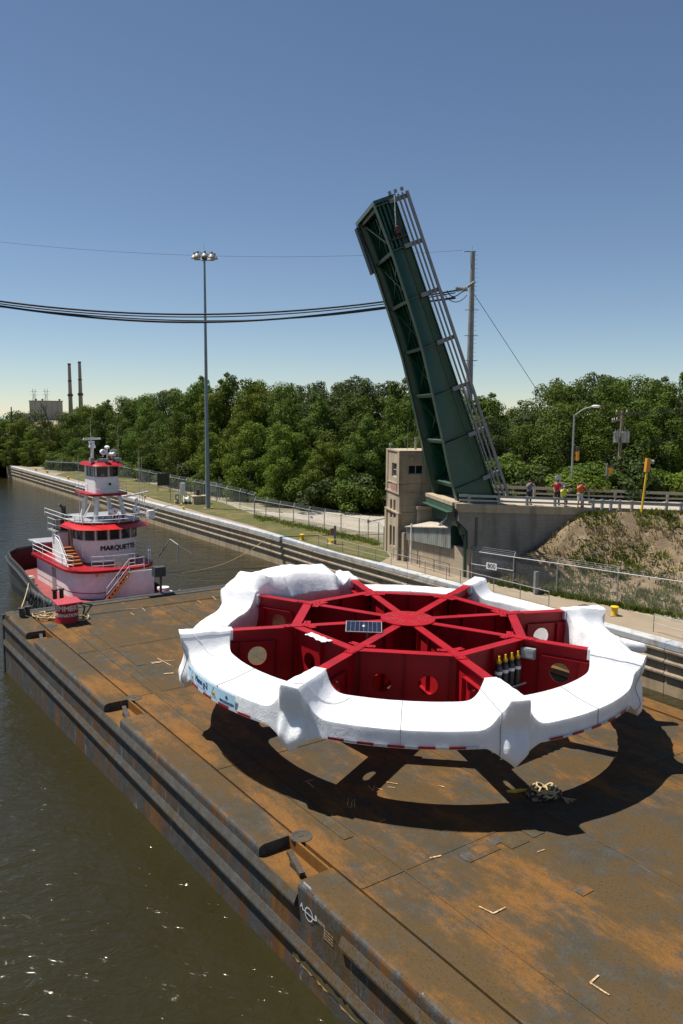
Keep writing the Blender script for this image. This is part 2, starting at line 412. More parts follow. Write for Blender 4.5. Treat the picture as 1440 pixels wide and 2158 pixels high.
M_leafg = mk_leaf('grey_green_leaves', (0.060, 0.085, 0.024), (0.105, 0.13, 0.042), (0.046, 0.068, 0.02))
M_dry = mk_leaf('dry_weeds', (0.16, 0.125, 0.05), (0.24, 0.19, 0.09), (0.10, 0.10, 0.04))
M_bark = pm('bark', (0.10, 0.08, 0.06), (0.06, 0.048, 0.038), 5, rough=0.9, stretch=(1, 1, 0.2), bump=0.4)
# ================================================================== SETTING: water, ground, canal wall
rnd = random.Random(7)
WZ = 2.25                                            # quay level above the water
_ar = [(15.5, 980), (160, 1018), (357, 1070), (540, 1117), (670, 1154), (790, 1186), (1281, 1319.5), (1440, 1363)]
_pl = [at(x, y, WZ).to_2d() for x, y in _ar]
_d = (_pl[-1] - _pl[-2]).normalized(); _pl.append(_pl[-1] + _d * 45)
_cs = [0.0]
for a_, b_ in zip(_pl, _pl[1:]): _cs.append(_cs[-1] + (b_ - a_).length)
WLEN = _cs[-1]
def qpos(s, off=0.0, z=WZ):
    """point on the quay: s metres along the coping from the far end, off metres inland"""
    i = 0
    while i < len(_cs) - 2 and s > _cs[i + 1]: i += 1
    a, b = _pl[i], _pl[i + 1]; d = (b - a).normalized()
    def nrm(j):
        j = max(0, min(j, len(_pl) - 2)); e = (_pl[j + 1] - _pl[j]).normalized(); return Vector((-e.y, e.x))
    t = (s - _cs[i]) / (_cs[i + 1] - _cs[i])
    n0 = (nrm(i) + nrm(i - 1)).normalized(); n1 = (nrm(i) + nrm(i + 1)).normalized()
    n = lerp(n0, n1, min(1, max(0, t))).normalized()
    p = a + d * (s - _cs[i]) + n * off
    return Vector((p.x, p.y, z))

mb = MB(); mb.add([(-3000, -60, -.08), (3000, -60, -.08), (3000, 4500, -.08), (-3000, 4500, -.08)], [(0, 1, 2, 3)])
solo('water', mb, M_water, kind='structure')
# ground sheet inland of the wall, large enough to reach the horizon
gp = [qpos(_cs[i] if i < len(_cs) else WLEN, 0.35, 2.19) for i in range(len(_cs))]
p0 = gp[0]
gp = [Vector((-1500, 4400, 2.19)), Vector((-330, 620, 2.19)), Vector((-140, 275, 2.19)), Vector((p0.x - 10, p0.y + 12, 2.19))] + gp + [Vector((2500, -40, 2.19)), Vector((2500, 4400, 2.19))]
mb = MB(); mb.add(gp, [list(range(len(gp)))])
solo('ground', mb, M_ground, kind='structure')
# natural bank beyond the end of the wall
mb = MB()
bk = [gp[3], gp[2], gp[1], gp[0]]
for a_, b_ in zip(bk, bk[1:]):
    o = Vector((-3.5, -1.5, 0))
    mb.add([a_, b_, Vector((b_.x, b_.y, -0.3)) + o, Vector((a_.x, a_.y, -0.3)) + o], [(0, 1, 2, 3)])
solo('far_bank', mb, M_bank, kind='structure')

wall = thing('canal_wall', 'long tan concrete canal wall with pale painted coping and rust streaked ledges', 'canal wall')
def strip(prof, s0, s1, step=3.0):
    """closed profile (off, z) swept along the coping line"""
    n = max(1, int(math.ceil((s1 - s0) / step))); m = MB(); N = len(prof)
    vs = [qpos(lerp(s0, s1, i / n), o_, z_) for i in range(n + 1) for o_, z_ in prof]
    fs = [(i * N + k, i * N + (k + 1) % N, (i + 1) * N + (k + 1) % N, (i + 1) * N + k) for i in range(n) for k in range(N)]
    fs += [list(range(N)), [n * N + k for k in range(N)][::-1]]
    return m.add(vs, fs)
s = 0.0; SEG = 6.1
while s < WLEN - 1:
    e = min(s + SEG, WLEN); j = rnd.uniform(-0.012, 0.012); g = 0.02
    part('wall_panel', strip([(0.07 + j, -1.2), (0.07 + j, 1.95), (0.55, 1.95), (0.55, -1.2)], s + g, e - g), M_wallc, wall)
    part('coping_slab', strip([(0.0 + j, 1.952), (0.0 + j, 2.19), (0.035 + j, 2.235), (0.10, 2.25 + j * .4), (0.52, 2.25), (0.52, 1.952)], s + g * .5, e - g * .5), M_cope, wall)
    for zl in (1.90, 1.42, 0.88):
        part('rubbing_strip', strip([(-0.045 + j, zl - 0.10), (-0.045 + j, zl - 0.02), (0.06, zl + 0.05), (0.06, zl - 0.12)], s + g, e - g), M_ledge, wall)
    s = e
# end face of the wall at its far end
part('end_wall', strip([(0.0, -1.2), (0.0, 2.25), (3.0, 2.25), (3.0, -1.2)], -0.6, 0.0), M_wallc, wall)

mb = strip([(0.52, 2.0), (0.52, 2.243), (3.4, 2.225), (3.4, 2.0)], 96, WLEN); mb2 = strip([(0.52, 2.0), (0.52, 2.243), (1.75, 2.225), (1.75, 2.0)], 0, 96)
mb.add(mb2.v, mb2.f)
solo('promenade', mb, M_path, kind='structure')
# paving joints of the promenade
def poly_sheet(name, pts, z, mat, kind='structure', wob=0.0):
    P = [at(x, y, z) for x, y in pts]; m = MB(); m.add(P, [list(range(len(P)))]); return solo(name, m, mat, kind=kind)
poly_sheet('grass_verge', [(118, 1001), (250, 1029), (340, 1054), (430, 1081), (520, 1104), (600, 1130), (660, 1148), (720, 1166), (800, 1185), (822, 1172), (806, 1152), (757, 1131), (651, 1110), (537, 1085), (478, 1062), (395, 1040), (315, 1019), (250, 1003), (150, 993)], 2.255, M_grass)
poly_sheet('gravel_lot', [(600, 1079), (680, 1078), (760, 1086), (815, 1090), (860, 1110), (822, 1124), (760, 1120), (700, 1108), (640, 1096), (585, 1087)], 2.215, M_gravel)
poly_sheet('gravel_path', [(340, 1030), (420, 1044), (520, 1068), (600, 1083), (590, 1090), (500, 1071), (400, 1047), (330, 1033)], 2.221, M_gravel)

# ================================================================== BARGE
BO = Vector((2.2159, 26.4268, 2.2249)); BT = Vector((0.80772, 0.58954, -0.00521)).normalized()
BB = Vector((-0.58923, 0.80752, 0.02683)); BN = BT.cross(BB).normalized(); BB = BN.cross(BT)
BM = axes(BO, BT, BB, BN); BMi = BM.inverted()
RM = Matrix.Translation(CAM) @ Matrix.Scale(0.961, 4) @ Matrix.Translation(-CAM) @ BM      # frame of the ring, which stands on stands above the deck
def bloc(px, py, z=0.0):
    """photo pixel -> barge coordinates on the plane z above the deck"""
    return BMi @ hit(px, py, BO + BN * z, BN)
def bside(px, py, v=-8.76):
    return BMi @ hit(px, py, BO + BT * v, BT)
barge = thing('deck_barge', 'large rusty flat deck barge carrying the white and red ring', 'barge', BM)
VL, VR, U0, U1 = -8.75, 7.35, -34.0, 18.38
mb = MB(); mb.b3(VL, VR, U0, U1, -4.2, -0.56); part('hull', mb, M_hull, barge)
# deck plating, plate by plate
vs_ = [-7.80, -6.6, -2.0, 2.6, 6.5]; us_ = [-34, -27.5, -20.8, -14.2, -7.7, -1.2, 5.1, 10.6, 15.8, 17.36]
for i in range(4):
    for j in range(9):
        mb = MB(); g = 0.006; dz = rnd.uniform(-0.004, 0.004)
        mb.b3(vs_[i] + g, vs_[i + 1] - g, us_[j] + g, us_[j + 1] - g, -0.5, dz); part('deck_plate', mb, M_deck, barge)
for v in (-6.6, -2.0, 2.6):
    mb = MB(); mb.b3(v - 0.03, v + 0.03, -33.9, 17.3, -0.02, 0.010); part('weld_bead', mb, M_deck, barge)
for u in us_[1:-1]:
    mb = MB(); mb.b3(-7.78, 6.48, u - 0.025, u + 0.025, -0.02, 0.0125); part('weld_bead', mb, M_deck, barge)
M_pale = mk_rust('pale_doubler_steel', (0.085, 0.075, 0.05), 0.5)
for (a0, a1, b0, b1) in ((-7.0, -6.72, -6.0, 15.7), (-6.4, -6.1, 8.0, 15.7), (-7.2, 6.0, 15.9, 16.25), (-2.4, -2.1, 10.8, 15.5), (-1.5, -1.2, 12.0, 15.4), (3.0, 3.2, 12, 15.5), (-5.2, -4.2, -8.3, -7.9), (-4.0, -3.4, -8.45, -7.95), (-3.2, -2.8, -8.4, -8.0)):
    mb = MB(); mb.b3(a0, a1, b0, b1, -0.01, 0.018); part('doubler_strip', mb, M_pale, barge)
# gunwale along the near side, interrupted by three mooring recesses
M_gtop = mk_rust('rusty_gunwale_top', (0.066, 0.062, 0.05), 0.57)
NOTCH = [(-6.75, -5.12), (3.55, 4.98), (13.25, 14.45)]
gprof = [(-7.865, -0.556), (-7.865, 0.006), (-8.62, 0.006), (-8.69, -0.012), (-8.735, -0.045), (-8.752, -0.09), (-8.755, -0.13), (-8.755, -0.556)]
edges = [U0] + [x for n_ in NOTCH for x in n_] + [17.45]
for a_, b_ in zip(edges[0::2], edges[1::2]):
    mb = MB(); mb.prism(gprof, lambda x, z: Vector((x, a_, z)), lambda x, z: Vector((x, b_, z))); mb.m[1] = 1; mb.m[2] = 1; part('gunwale', mb, [M_hull, M_gtop], barge)
for a_, b_ in NOTCH:
    mb = MB()
    mb.b3(-7.955, -7.90, a_ - .002, b_ + .002, -0.556, 0.008)                          # back wall
    mb.b3(-8.753, -7.956, a_ + .002, b_ - .002, -0.5555, -0.275)
    part('mooring_recess', mb, M_rustor, barge)
    m_ = (a_ + b_) / 2; mb = MB()
    mb.beam((-8.38, m_ - 0.42, -0.18), (-8.2, m_ + 0.40, -0.10), 0.13, 0.09)
    mb.b3(-8.36, -8.22, m_ - 0.12, m_ + 0.12, -0.274, -0.15)
    part('cleat', mb, M_rail, barge)
    # rounded corner gussets at the far end of the recess
# far end gunwale in two strips with an open slot between
eprof = [(17.45, -0.556), (17.45, 0.008), (17.9, 0.008), (17.9, -0.556)]
mb = MB(); mb.prism(eprof, lambda u, z: Vector((-8.4, u, z)), lambda u, z: Vector((VR - .1, u, z))); part('end_gunwale', mb, M_rail, barge)
eprof = [(17.97, -0.556), (17.97, 0.008), (18.22, 0.008), (18.33, -0.04), (18.39, -0.13), (18.39, -0.556)]
mb = MB(); mb.prism(eprof, lambda u, z: Vector((-8.3, u, z)), lambda u, z: Vector((VR - .1, u, z))); part('end_gunwale', mb, M_rail, barge, smooth=True)
mb = MB()
cpts = [(-8.40, 17.455), (-8.755, 17.455), (-8.75, 18.1), (-8.66, 18.28), (-8.42, 18.385), (-8.31, 18.385), (-8.31, 17.96), (-8.41, 17.95)]
mb.prism(cpts, lambda x, y: Vector((x, y, -0.556)), lambda x, y: Vector((x, y, 0.0))); part('corner_plate', mb, M_rail, barge)
# far-side gunwale
mb = MB(); mb.b3(6.62, VR, U0, 17.45, -0.556, 0.012); part('gunwale', mb, M_rustor, barge)
# rubbing rails on the near side
def rail(z, a_, b_, d=0.17, h=0.27):
    m = MB(); pr = [(-8.74, z), (-8.765, z), (-8.757 - d, z - h * .66), (-8.757 - d, z - h * .86), (-8.74, z - h)]
    m.prism(pr, lambda x, w: Vector((x, a_, w)), lambda x, w: Vector((x, b_, w))); return part('rubbing_rail', m, M_rail, barge)
rail(-0.285, -6.75, 18.2, .09, .27); rail(-0.285, U0, -8.35, .09, .27); rail(-1.24, U0, 18.2, 0.09, 0.26)
mb = MB(); mb.b3(-8.80, -8.70, 18.22, 18.43, -3.5, -0.1); part('corner_bar', mb, M_rail, barge)
# hatches
for (px, py) in ((635, 1763), (283, 1471), (108, 1318)):
    p = bloc(px, py, 0); mb = MB(); mb.lathe([(0.26, -.02), (0.26, 0.012), (0.2, 0.018), (0.19, 0.010), (0.0, 0.011)], p, 24); hh = part('hatch_cover', mb, M_rail, barge)
    mb = MB(); mb.b3(p.x - 0.06, p.x + 0.06, p.y - 0.02, p.y + 0.02, 0.0, 0.022); part('handle', mb, M_dark, hh)
def stroke(pts, w=0.05, z=0.022, name='chalk_mark', mat=None):
    m = MB(); Z = z + rnd.uniform(0.0, 0.003)
    P = [Vector((p[0], p[1], Z)) for p in pts]
    for i, (a_, b_) in enumerate(zip(P, P[1:])):
        d = (b_ - a_).normalized(); n_ = Vector((-d.y, d.x, 0)) * w / 2; o = Vector((0, 0, 0.0006 * i))
        m.add([a_ - n_ + o, b_ - n_ + o, b_ + n_ + o, a_ + n_ + o], [(0, 1, 2, 3)])
    return part(name, m, mat or M_chalk, barge)
def pstroke(px, w=0.05): stroke([bloc(x, y, 0.02) for x, y in px], w * .72)
pstroke([(1010, 1910), (1040, 1925), (1066, 1912)]); pstroke([(1262, 2055), (1244, 2071), (1284, 2097)])
pstroke([(318, 1396), (368, 1391)], .06); pstroke([(332, 1387), (360, 1402)], .05); pstroke([(320, 1398), (340, 1395)], .1)
pstroke([(640, 1648), (662, 1643)], .04); pstroke([(648, 1648), (662, 1660)], .04)
pstroke([(265, 1284), (300, 1281), (306, 1287)], .05); pstroke([(275, 1291), (283, 1296)], .05)
pstroke([(345, 1420), (366, 1418)], .12); pstroke([(448, 1257), (456, 1264)], .05); pstroke([(417, 1265), (424, 1270)], .05)
pstroke([(906, 1808), (930, 1803)], .06); pstroke([(1133, 1795), (1148, 1790)], .03)
pstroke([(776, 1655), (786, 1667), (790, 1655)], .03); pstroke([(792, 1660), (806, 1664)], .03); pstroke([(815, 1648), (838, 1652)], .04)
pstroke([(818, 1658), (832, 1660)], .03); pstroke([(735, 1682), (732, 1700), (740, 1702), (743, 1686)], .025); pstroke([(748, 1684), (747, 1700)], .025)
pstroke([(800, 1732), (812, 1727)], .03); pstroke([(925, 1655), (938, 1659)], .05)
for (px, py, w_, d_) in ((1228, 1876, 0.36, 0.3), (1045, 1772, 0.34, 0.26), (1012, 1790, 0.36, 0.26), (985, 1806, 0.3, 0.24)):
    p = bloc(px, py, 0); mb = MB(); mb.b3(p.x - w_ / 2, p.x + w_ / 2, p.y - d_ / 2, p.y + d_ / 2, 0.0, 0.019); part('patch_plate', mb, M_hull, barge)
# load line and draught marks welded on the hull side
def on_side(m, u, z, v=-8.772):
    m.v = [Vector((v - p.z, u - p.x, z + p.y)) for p in m.v]; return m
lm = MB()
for r0 in (0.15,):
    N = 28; vs = []
    for i in range(N):
        a_ = 2 * pi * i / N; vs += [(cos(a_) * r0, sin(a_) * r0, 0), (cos(a_) * (r0 - .022), sin(a_) * (r0 - .022), 0)]
    lm.add(vs, [(2 * i, 2 * ((i + 1) % N), 2 * ((i + 1) % N) + 1, 2 * i + 1) for i in range(N)])
lm.add([(-0.24, -0.012, 0.002), (0.24, -0.012, 0.002), (0.24, 0.012, 0.002), (-0.24, 0.012, 0.002)], [(0, 1, 2, 3)])
pc = bside(652, 1927); part('load_line_mark', on_side(lm, pc.y, pc.z), M_letterwhite, barge)
for tx_, dx in (('A', -0.27), ('B', 0.26)):
    m = text_mb(tx_, 0.15, 0.004); part('lettering', on_side(m, pc.y - dx, pc.z + 0.06), M_letterwhite, barge)
lm = MB(); pd = bside(676, 1948)
def sl(x0, y0, x1, y1, w=0.018):
    d = Vector((x1 - x0, y1 - y0, 0)).normalized(); n_ = Vector((-d.y, d.x, 0)) * w / 2; a_ = Vector((x0, y0, 0)); b_ = Vector((x1, y1, 0))
    lm.add([a_ - n_, b_ - n_, b_ + n_, a_ + n_], [(0, 1, 2, 3)])
sl(-.1, .06, .15, .06); sl(-.1, .02, .15, .02); sl(.15, .06, .15, -.2)
for q in range(4): sl(.15, -.02 - q * .06, .46, -.02 - q * .06)
part('draught_mark', on_side(lm, pd.y, pd.z), M_chalk, barge)
pk = bside(648, 1868); lm = MB(); sl(-0.14, 0, 0.14, 0, 0.05); part('draught_mark', on_side(lm, pk.y, pk.z + .02, -8.76), M_letterwhite, barge)
mb = MB(); r2 = random.Random(3); N = 40; top = []; bot = []
for i in range(N):
    u = -6.6 - i * 0.1; top.append((u, -1.62 - 0.05 * i / N + r2.uniform(-.06, .05) - 0.12 * abs(i / N - .5))); bot.append((u, -1.8 + r2.uniform(-.05, .04)))
for i in range(N - 1):
    mb.add([(-8.756, top[i][0], top[i][1]), (-8.756, top[i + 1][0], top[i + 1][1]), (-8.756, bot[i + 1][0], bot[i + 1][1]), (-8.756, bot[i][0], bot[i][1])], [(0, 1, 2, 3)])
part('paint_scuff', mb, pm('yellow_scuffed_paint', (0.55, 0.33, 0.09), (0.4, 0.26, 0.14), 7, .45, .6), barge)

# ------------------------------------------------------------------ gear standing on the barge
drum_p = bloc(142, 1309, 0)
bol = thing('capped_drum', 'red drum with flat square lid and white lettering, ropes at its foot', 'drum', BM @ Matrix.Translation(drum_p))
DR = 0.50; HD = 0.95
mb = MB(); mb.lathe([(DR, 0), (DR, 0.02), (DR - .01, .04), (DR - .01, HD)], (0, 0, 0), 32); part('drum_body', mb, M_red, bol, smooth=True)
cor = [BMi @ hit(x, y, BO + BN * (HD + .06), BN) - drum_p for x, y in ((109, 1263.5), (159.5, 1256.5), (174.5, 1267.5), (122, 1275))]
mb = MB(); cl = [(c.x, c.y) for c in cor]; mb.prism(cl, lambda x, y: Vector((x, y, HD)), lambda x, y: Vector((x, y, HD + .05))); part('lid', mb, pm('faded_red_paint', (0.45, 0.05, 0.06), (0.36, 0.04, 0.05), 3, rough=0.5), bol)
camL = BMi @ CAM; fa = atan2(camL.y - drum_p.y, camL.x - drum_p.x)
def wrap_text(txt, size, bold, z, R, a_mid, xs=1.0):
    m = text_mb(txt, size, bold, xs=xs); m.v = [Vector((R * cos(a_mid + p.x / R), R * sin(a_mid + p.x / R), z + p.y)) for p in m.v]; return m
part('lettering', wrap_text('EMMERT', 0.31, 0.016, 0.68, DR + 0.004, fa + 0.12, 1.05), M_letterwhite, bol)
part('lettering', wrap_text('INTERNATIONAL', 0.20, 0.009, 0.37, DR + 0.004, fa + 0.0, 0.92), M_letterwhite, bol)

def rope_obj(name, label, pts, r, mat, frame_=BM, cat='rope', n=6):
    m = MB(); m.path(pts, r, n); return solo(name, m, mat, label, cat, frame_, smooth='all')
r3 = random.Random(11); pts = []
cen = bloc(108, 1303, 0)
for i in range(150):
    t = i / 150; a_ = t * 2 * pi * 6.3 + sin(i * .37) * .5; rr = 0.22 + 0.42 * abs(sin(i * .21)) + r3.uniform(-.04, .04)
    pts.append(Vector((cen.x - 0.35 + 1.3 * t + rr * cos(a_) * .9, cen.y + 0.5 - 1.5 * t + rr * sin(a_) * .8, 0.05 + 0.05 * (1 + sin(i * .9)) * (i % 7 < 4))))
rope_obj('mooring_rope', 'pale mooring rope heaped in loops beside the red drum', pts, 0.035, M_rope)
# coil of dark and tan rope on the open deck
cc = bloc(1147, 1674, 0); coil = thing('rope_coil', 'thick black and tan rope coil lying in the ring\'s shadow', 'rope coil', BM @ Matrix.Translation(cc))
for q, (mat_, R0, ph_, tw) in enumerate(((M_ropedark, .40, 0, .05), (M_ropedark, .36, 1.1, .06), (M_rope, .30, 2.0, .10), (M_rope, .22, 3.0, .12))):
    P = []
    for i in range(90):
        a_ = i / 90 * 2 * pi * (2.1 if q < 2 else 1.7) + ph_; rr = R0 + tw * sin(a_ * 2.3 + q) + r3.uniform(-.015, .015)
        P.append(Vector((rr * 1.15 * cos(a_), rr * .8 * sin(a_), 0.045 + 0.055 * q * (0.6 + .4 * sin(a_ * 1.7)) + .02 * sin(a_ * 5))))
    m = MB(); m.path(P, 0.042 if q < 2 else 0.03, 6); part('rope_turn', m, mat_, coil, smooth='all')
m = MB(); m.path([Vector((-.25, .3, .06)), Vector((-.42, .42, .05)), Vector((-.58, .5, .03)), Vector((-.75, .62, .03))], [.04, .05, .06, .03], 6); part('rope_end', m, pm('yellow_rope', (0.6, 0.4, 0.05), (0.4, 0.25, 0.03), 20, rough=.9), coil, smooth='all')
m = MB()
for q in range(14):
    a_ = r3.uniform(-.5, .5); m.path([Vector((.2, -.38, .05)), Vector((.25 + a_ * .1, -.5, .03)), Vector((.26 + a_ * .4, -.62 - r3.random() * .1, .015))], .006, 4)
part('frayed_end', m, M_rope, coil)
# sign panel on a post at the far edge
sp = bloc(339, 1249, 0); post = thing('marker_post', 'dark square panel on a black post at the barge\'s far edge', 'post', BM @ Matrix.Translation(sp))
mb = MB(); mb.b3(-.05, .05, -.05, .05, 0, 1.4); part('post', mb, M_dark, post)
mb = MB(); mb.b3(-.45, .14, -.34, .06, .92, 1.42); part('panel', mb, pm('dark_grey_panel', (0.05, 0.055, 0.06), (0.035, .035, .04), 3), post)
mb = MB(); mb.b3(-.9, .45, -.75, -.5, 0.012, 0.1); part('base_plate', mb, M_dark, post)
bt = bloc(53, 1299, 0); bitt = thing('mooring_bitt', 'pair of dark mooring posts at the barge corner beside tug fenders', 'mooring bitt', BM @ Matrix.Translation(bt))
mb = MB(); mb.b3(-.35, .35, -.25, .25, 0, .03); part('base_plate', mb, M_rail, bitt)
for dx in (-.17, .14):
    mb = MB(); mb.lathe([(.11, .03), (.11, .36), (.15, .38), (.15, .44), (.0, .44)], (dx, dx * .6, 0), 14); part('bitt_post', mb, M_dark, bitt, smooth=True)

# ================================================================== THE RING
ring = thing('wrapped_ring', 'huge white shrink wrapped ring with red spoked steel frame on the rusty barge', 'ring transport frame', RM)
PH0 = 2.8062; RN = 3.92; ZT, ZB = 2.84, 1.02
def plate_hole(m, O, X, Y, N, w, h, holes, t=0.03):
    """plate w x h at O along X,Y with round holes (cx, cy, r); real thickness t along N"""
    O, X, Y, N = Vector(O), Vector(X).normalized(), Vector(Y).normalized(), Vector(N).normalized()
    P = lambda x, y, s: O + X * x + Y * y + N * (s * t / 2)
    xs = 0.0
    def rect(x0, x1):
        if x1 - x0 > 1e-4:
            for s_ in (-1, 1): m.add([P(x0, 0, s_), P(x1, 0, s_), P(x1, h, s_), P(x0, h, s_)], [(0, 1, 2, 3)])
    for cx, cy, r in sorted(holes):
        a0, a1 = cx - r * 1.25, cx + r * 1.25; rect(xs, a0); K = 24
        angs = sorted([2 * pi * k / K for k in range(K)] + [atan2(sy - cy, sx - cx) % (2 * pi) for sx in (a0, a1) for sy in (0, h)])
        out = []
        for a_ in angs:
            c_, s_ = cos(a_), sin(a_); tt = 1e9
            if abs(c_) > 1e-9: tt = min(tt, ((a1 if c_ > 0 else a0) - cx) / c_)
            if abs(s_) > 1e-9: tt = min(tt, ((h if s_ > 0 else 0) - cy) / s_)
            out.append((cx + c_ * tt, cy + s_ * tt))
        inn = [(cx + r * cos(a_), cy + r * sin(a_)) for a_ in angs]; n_ = len(angs)
        for s_ in (-1, 1): m.add([P(*p, s_) for p in out] + [P(*p, s_) for p in inn], [(k, (k + 1) % n_, n_ + (k + 1) % n_, n_ + k) for k in range(n_)])
        m.add([P(*p, -1) for p in inn] + [P(*p, 1) for p in inn], [(k, (k + 1) % n_, n_ + (k + 1) % n_, n_ + k) for k in range(n_)])
        xs = a1
    rect(xs, w)
    for x in (0, w): m.add([P(x, 0, -1), P(x, 0, 1), P(x, h, 1), P(x, h, -1)], [(0, 1, 2, 3)])
def pol(r, a, z): return Vector((r * cos(a), r * sin(a), z))
UZ = Vector((0, 0, 1)); HG = ZT - ZB
for k in range(8):
    a_ = PH0 + k * pi / 4; d = Vector((cos(a_), sin(a_), 0)); n_ = Vector((-sin(a_), cos(a_), 0))
    # inner spoke girder
    m = MB(); plate_hole(m, pol(0.5, a_, ZB), d, UZ, n_, RN - 0.5, HG, [(1.9, 0.86, 0.30)])
    m.beam(pol(0.5, a_, ZT - .015), pol(RN - .1, a_, ZT - .015), 0.29, 0.03); m.beam(pol(0.5, a_, ZB), pol(RN - .1, a_, ZB), 0.26, 0.03)
    for rr in (1.15, 2.0, 3.3):
        m.beam(pol(rr, a_, ZB + .03) + n_ * .07, pol(rr, a_, ZT - .04) + n_ * .07, .015, .11, n_); m.beam(pol(rr, a_, ZB + .03) - n_ * .07, pol(rr, a_, ZT - .04) - n_ * .07, .015, .11, n_)
    part('spoke_girder', m, M_red, ring)
    # outer girder carrying the ring
    m = MB(); plate_hole(m, pol(RN + .02, a_, ZB), d, UZ, n_, 6.3 - RN, HG, [(1.22, 0.90, 0.31)])
    m.beam(pol(RN - .1, a_, ZT - .015), pol(6.15, a_, ZT - .015), 0.31, 0.03); m.beam(pol(RN, a_, ZB), pol(6.3, a_, ZB), 0.28, 0.03)
    m.beam(pol(RN + .7, a_, ZT - .42) + n_ * .08, pol(6.2, a_, ZT - .42) + n_ * .08, 0.13, 0.02); m.beam(pol(RN + .7, a_, ZT - .42) - n_ * .08, pol(6.2, a_, ZT - .42) - n_ * .08, 0.13, 0.02)
    for rr in (4.55, 5.75):
        m.beam(pol(rr, a_, ZB + .03) + n_ * .07, pol(rr, a_, ZT - .44) + n_ * .07, .015, .11, n_); m.beam(pol(rr, a_, ZB + .03) - n_ * .07, pol(rr, a_, ZT - .44) - n_ * .07, .015, .11, n_)
    part('outer_girder', m, M_red, ring)
    # octagon girder
    b_ = a_ + pi / 4; P0, P1 = pol(RN, a_, ZB), pol(RN, b_, ZB); e_ = (P1 - P0); L = e_.length; e_.normalize(); q_ = Vector((-e_.y, e_.x, 0))
    m = MB(); plate_hole(m, P0, e_, UZ, q_, L, HG, [(L * .27, 0.84, 0.29), (L * .73, 0.84, 0.29)])
    m.beam(P0 + UZ * (HG - .012), P1 + UZ * (HG - .012), 0.31, 0.03); m.beam(P0 + UZ * .002, P1 + UZ * .002, 0.27, 0.03)
    for f_ in (.06, .5, .94):
        c_ = lerp(P0, P1, f_); m.beam(c_ + q_ * .075 + UZ * .03, c_ + q_ * .075 + UZ * (HG - .04), .015, .12, q_); m.beam(c_ - q_ * .075 + UZ * .03, c_ - q_ * .075 + UZ * (HG - .04), .015, .12, q_)
    for f_ in (.035, .965):
        for zz in range(6):
            c_ = lerp(P0, P1, f_) + UZ * (.2 + zz * .27); m.tube(c_ - q_ * .04, c_ + q_ * .04, .028, n=6)
    part('octagon_girder', m, M_red, ring)
    # bolted splice plate on the node
    m = MB(); M_ = Matrix.Rotation(a_, 3, 'Z')
    m.prism([(-.32, -.17), (.42, -.15), (.42, .15), (-.32, .17), (-.42, .45), (-.62, .38), (-.5, 0), (-.62, -.38), (-.42, -.45)],
            lambda x, y: M_ @ Vector((x, y, 0)) + pol(RN, a_, ZT + .004), lambda x, y: M_ @ Vector((x, y, 0)) + pol(RN, a_, ZT + .022))
    for (x, y) in ((.35, .1), (.35, -.1), (.2, .1), (.2, -.1), (-.25, .12), (-.25, -.12), (-.4, .12), (-.4, -.12), (-.45, .36), (-.45, -.36), (-.3, .3), (-.3, -.3)):
        c_ = M_ @ Vector((x, y, 0)) + pol(RN, a_, ZT + .022); m.tube(c_, c_ + UZ * .02, .022, n=6)
    part('splice_plate', m, M_red, ring)
m = MB(); m.lathe([(.0, ZT + .003), (.92, ZT + .003), (.92, ZT + .035), (0, ZT + .035)], (0, 0, 0), 40); hub = part('hub_plate', m, M_red, ring)
m = MB()
for k in range(8):
    a_ = PH0 + k * pi / 4
    for rr in (.42, .54, .66, .78):
        for da in (-.11, .11):
            c_ = pol(rr, a_ + da * .6 / rr, ZT + .035); m.tube(c_, c_ + UZ * .02, .024, n=6)
part('bolt_pattern', m, pm('worn_bolt_heads', (.5, .16, .14), (.4, .05, .05), 30), hub)
m = MB(); m.lathe([(.5, ZB - .02), (.5, ZT)], (0, 0, 0), 8, a0=PH0 + pi / 8); part('hub_column', m, M_red, ring)
for k in range(4):
    a_ = PH0 + pi / 4 + k * pi / 2; m = MB(); c_ = pol(2.0, a_, 0); m.b3(c_.x - .22, c_.x + .22, c_.y - .22, c_.y + .22, -.345, ZB - .015); m.b3(c_.x - .35, c_.x + .35, c_.y - .35, c_.y + .35, -.378, -.345)
    part('support_stand', m, M_red, ring)

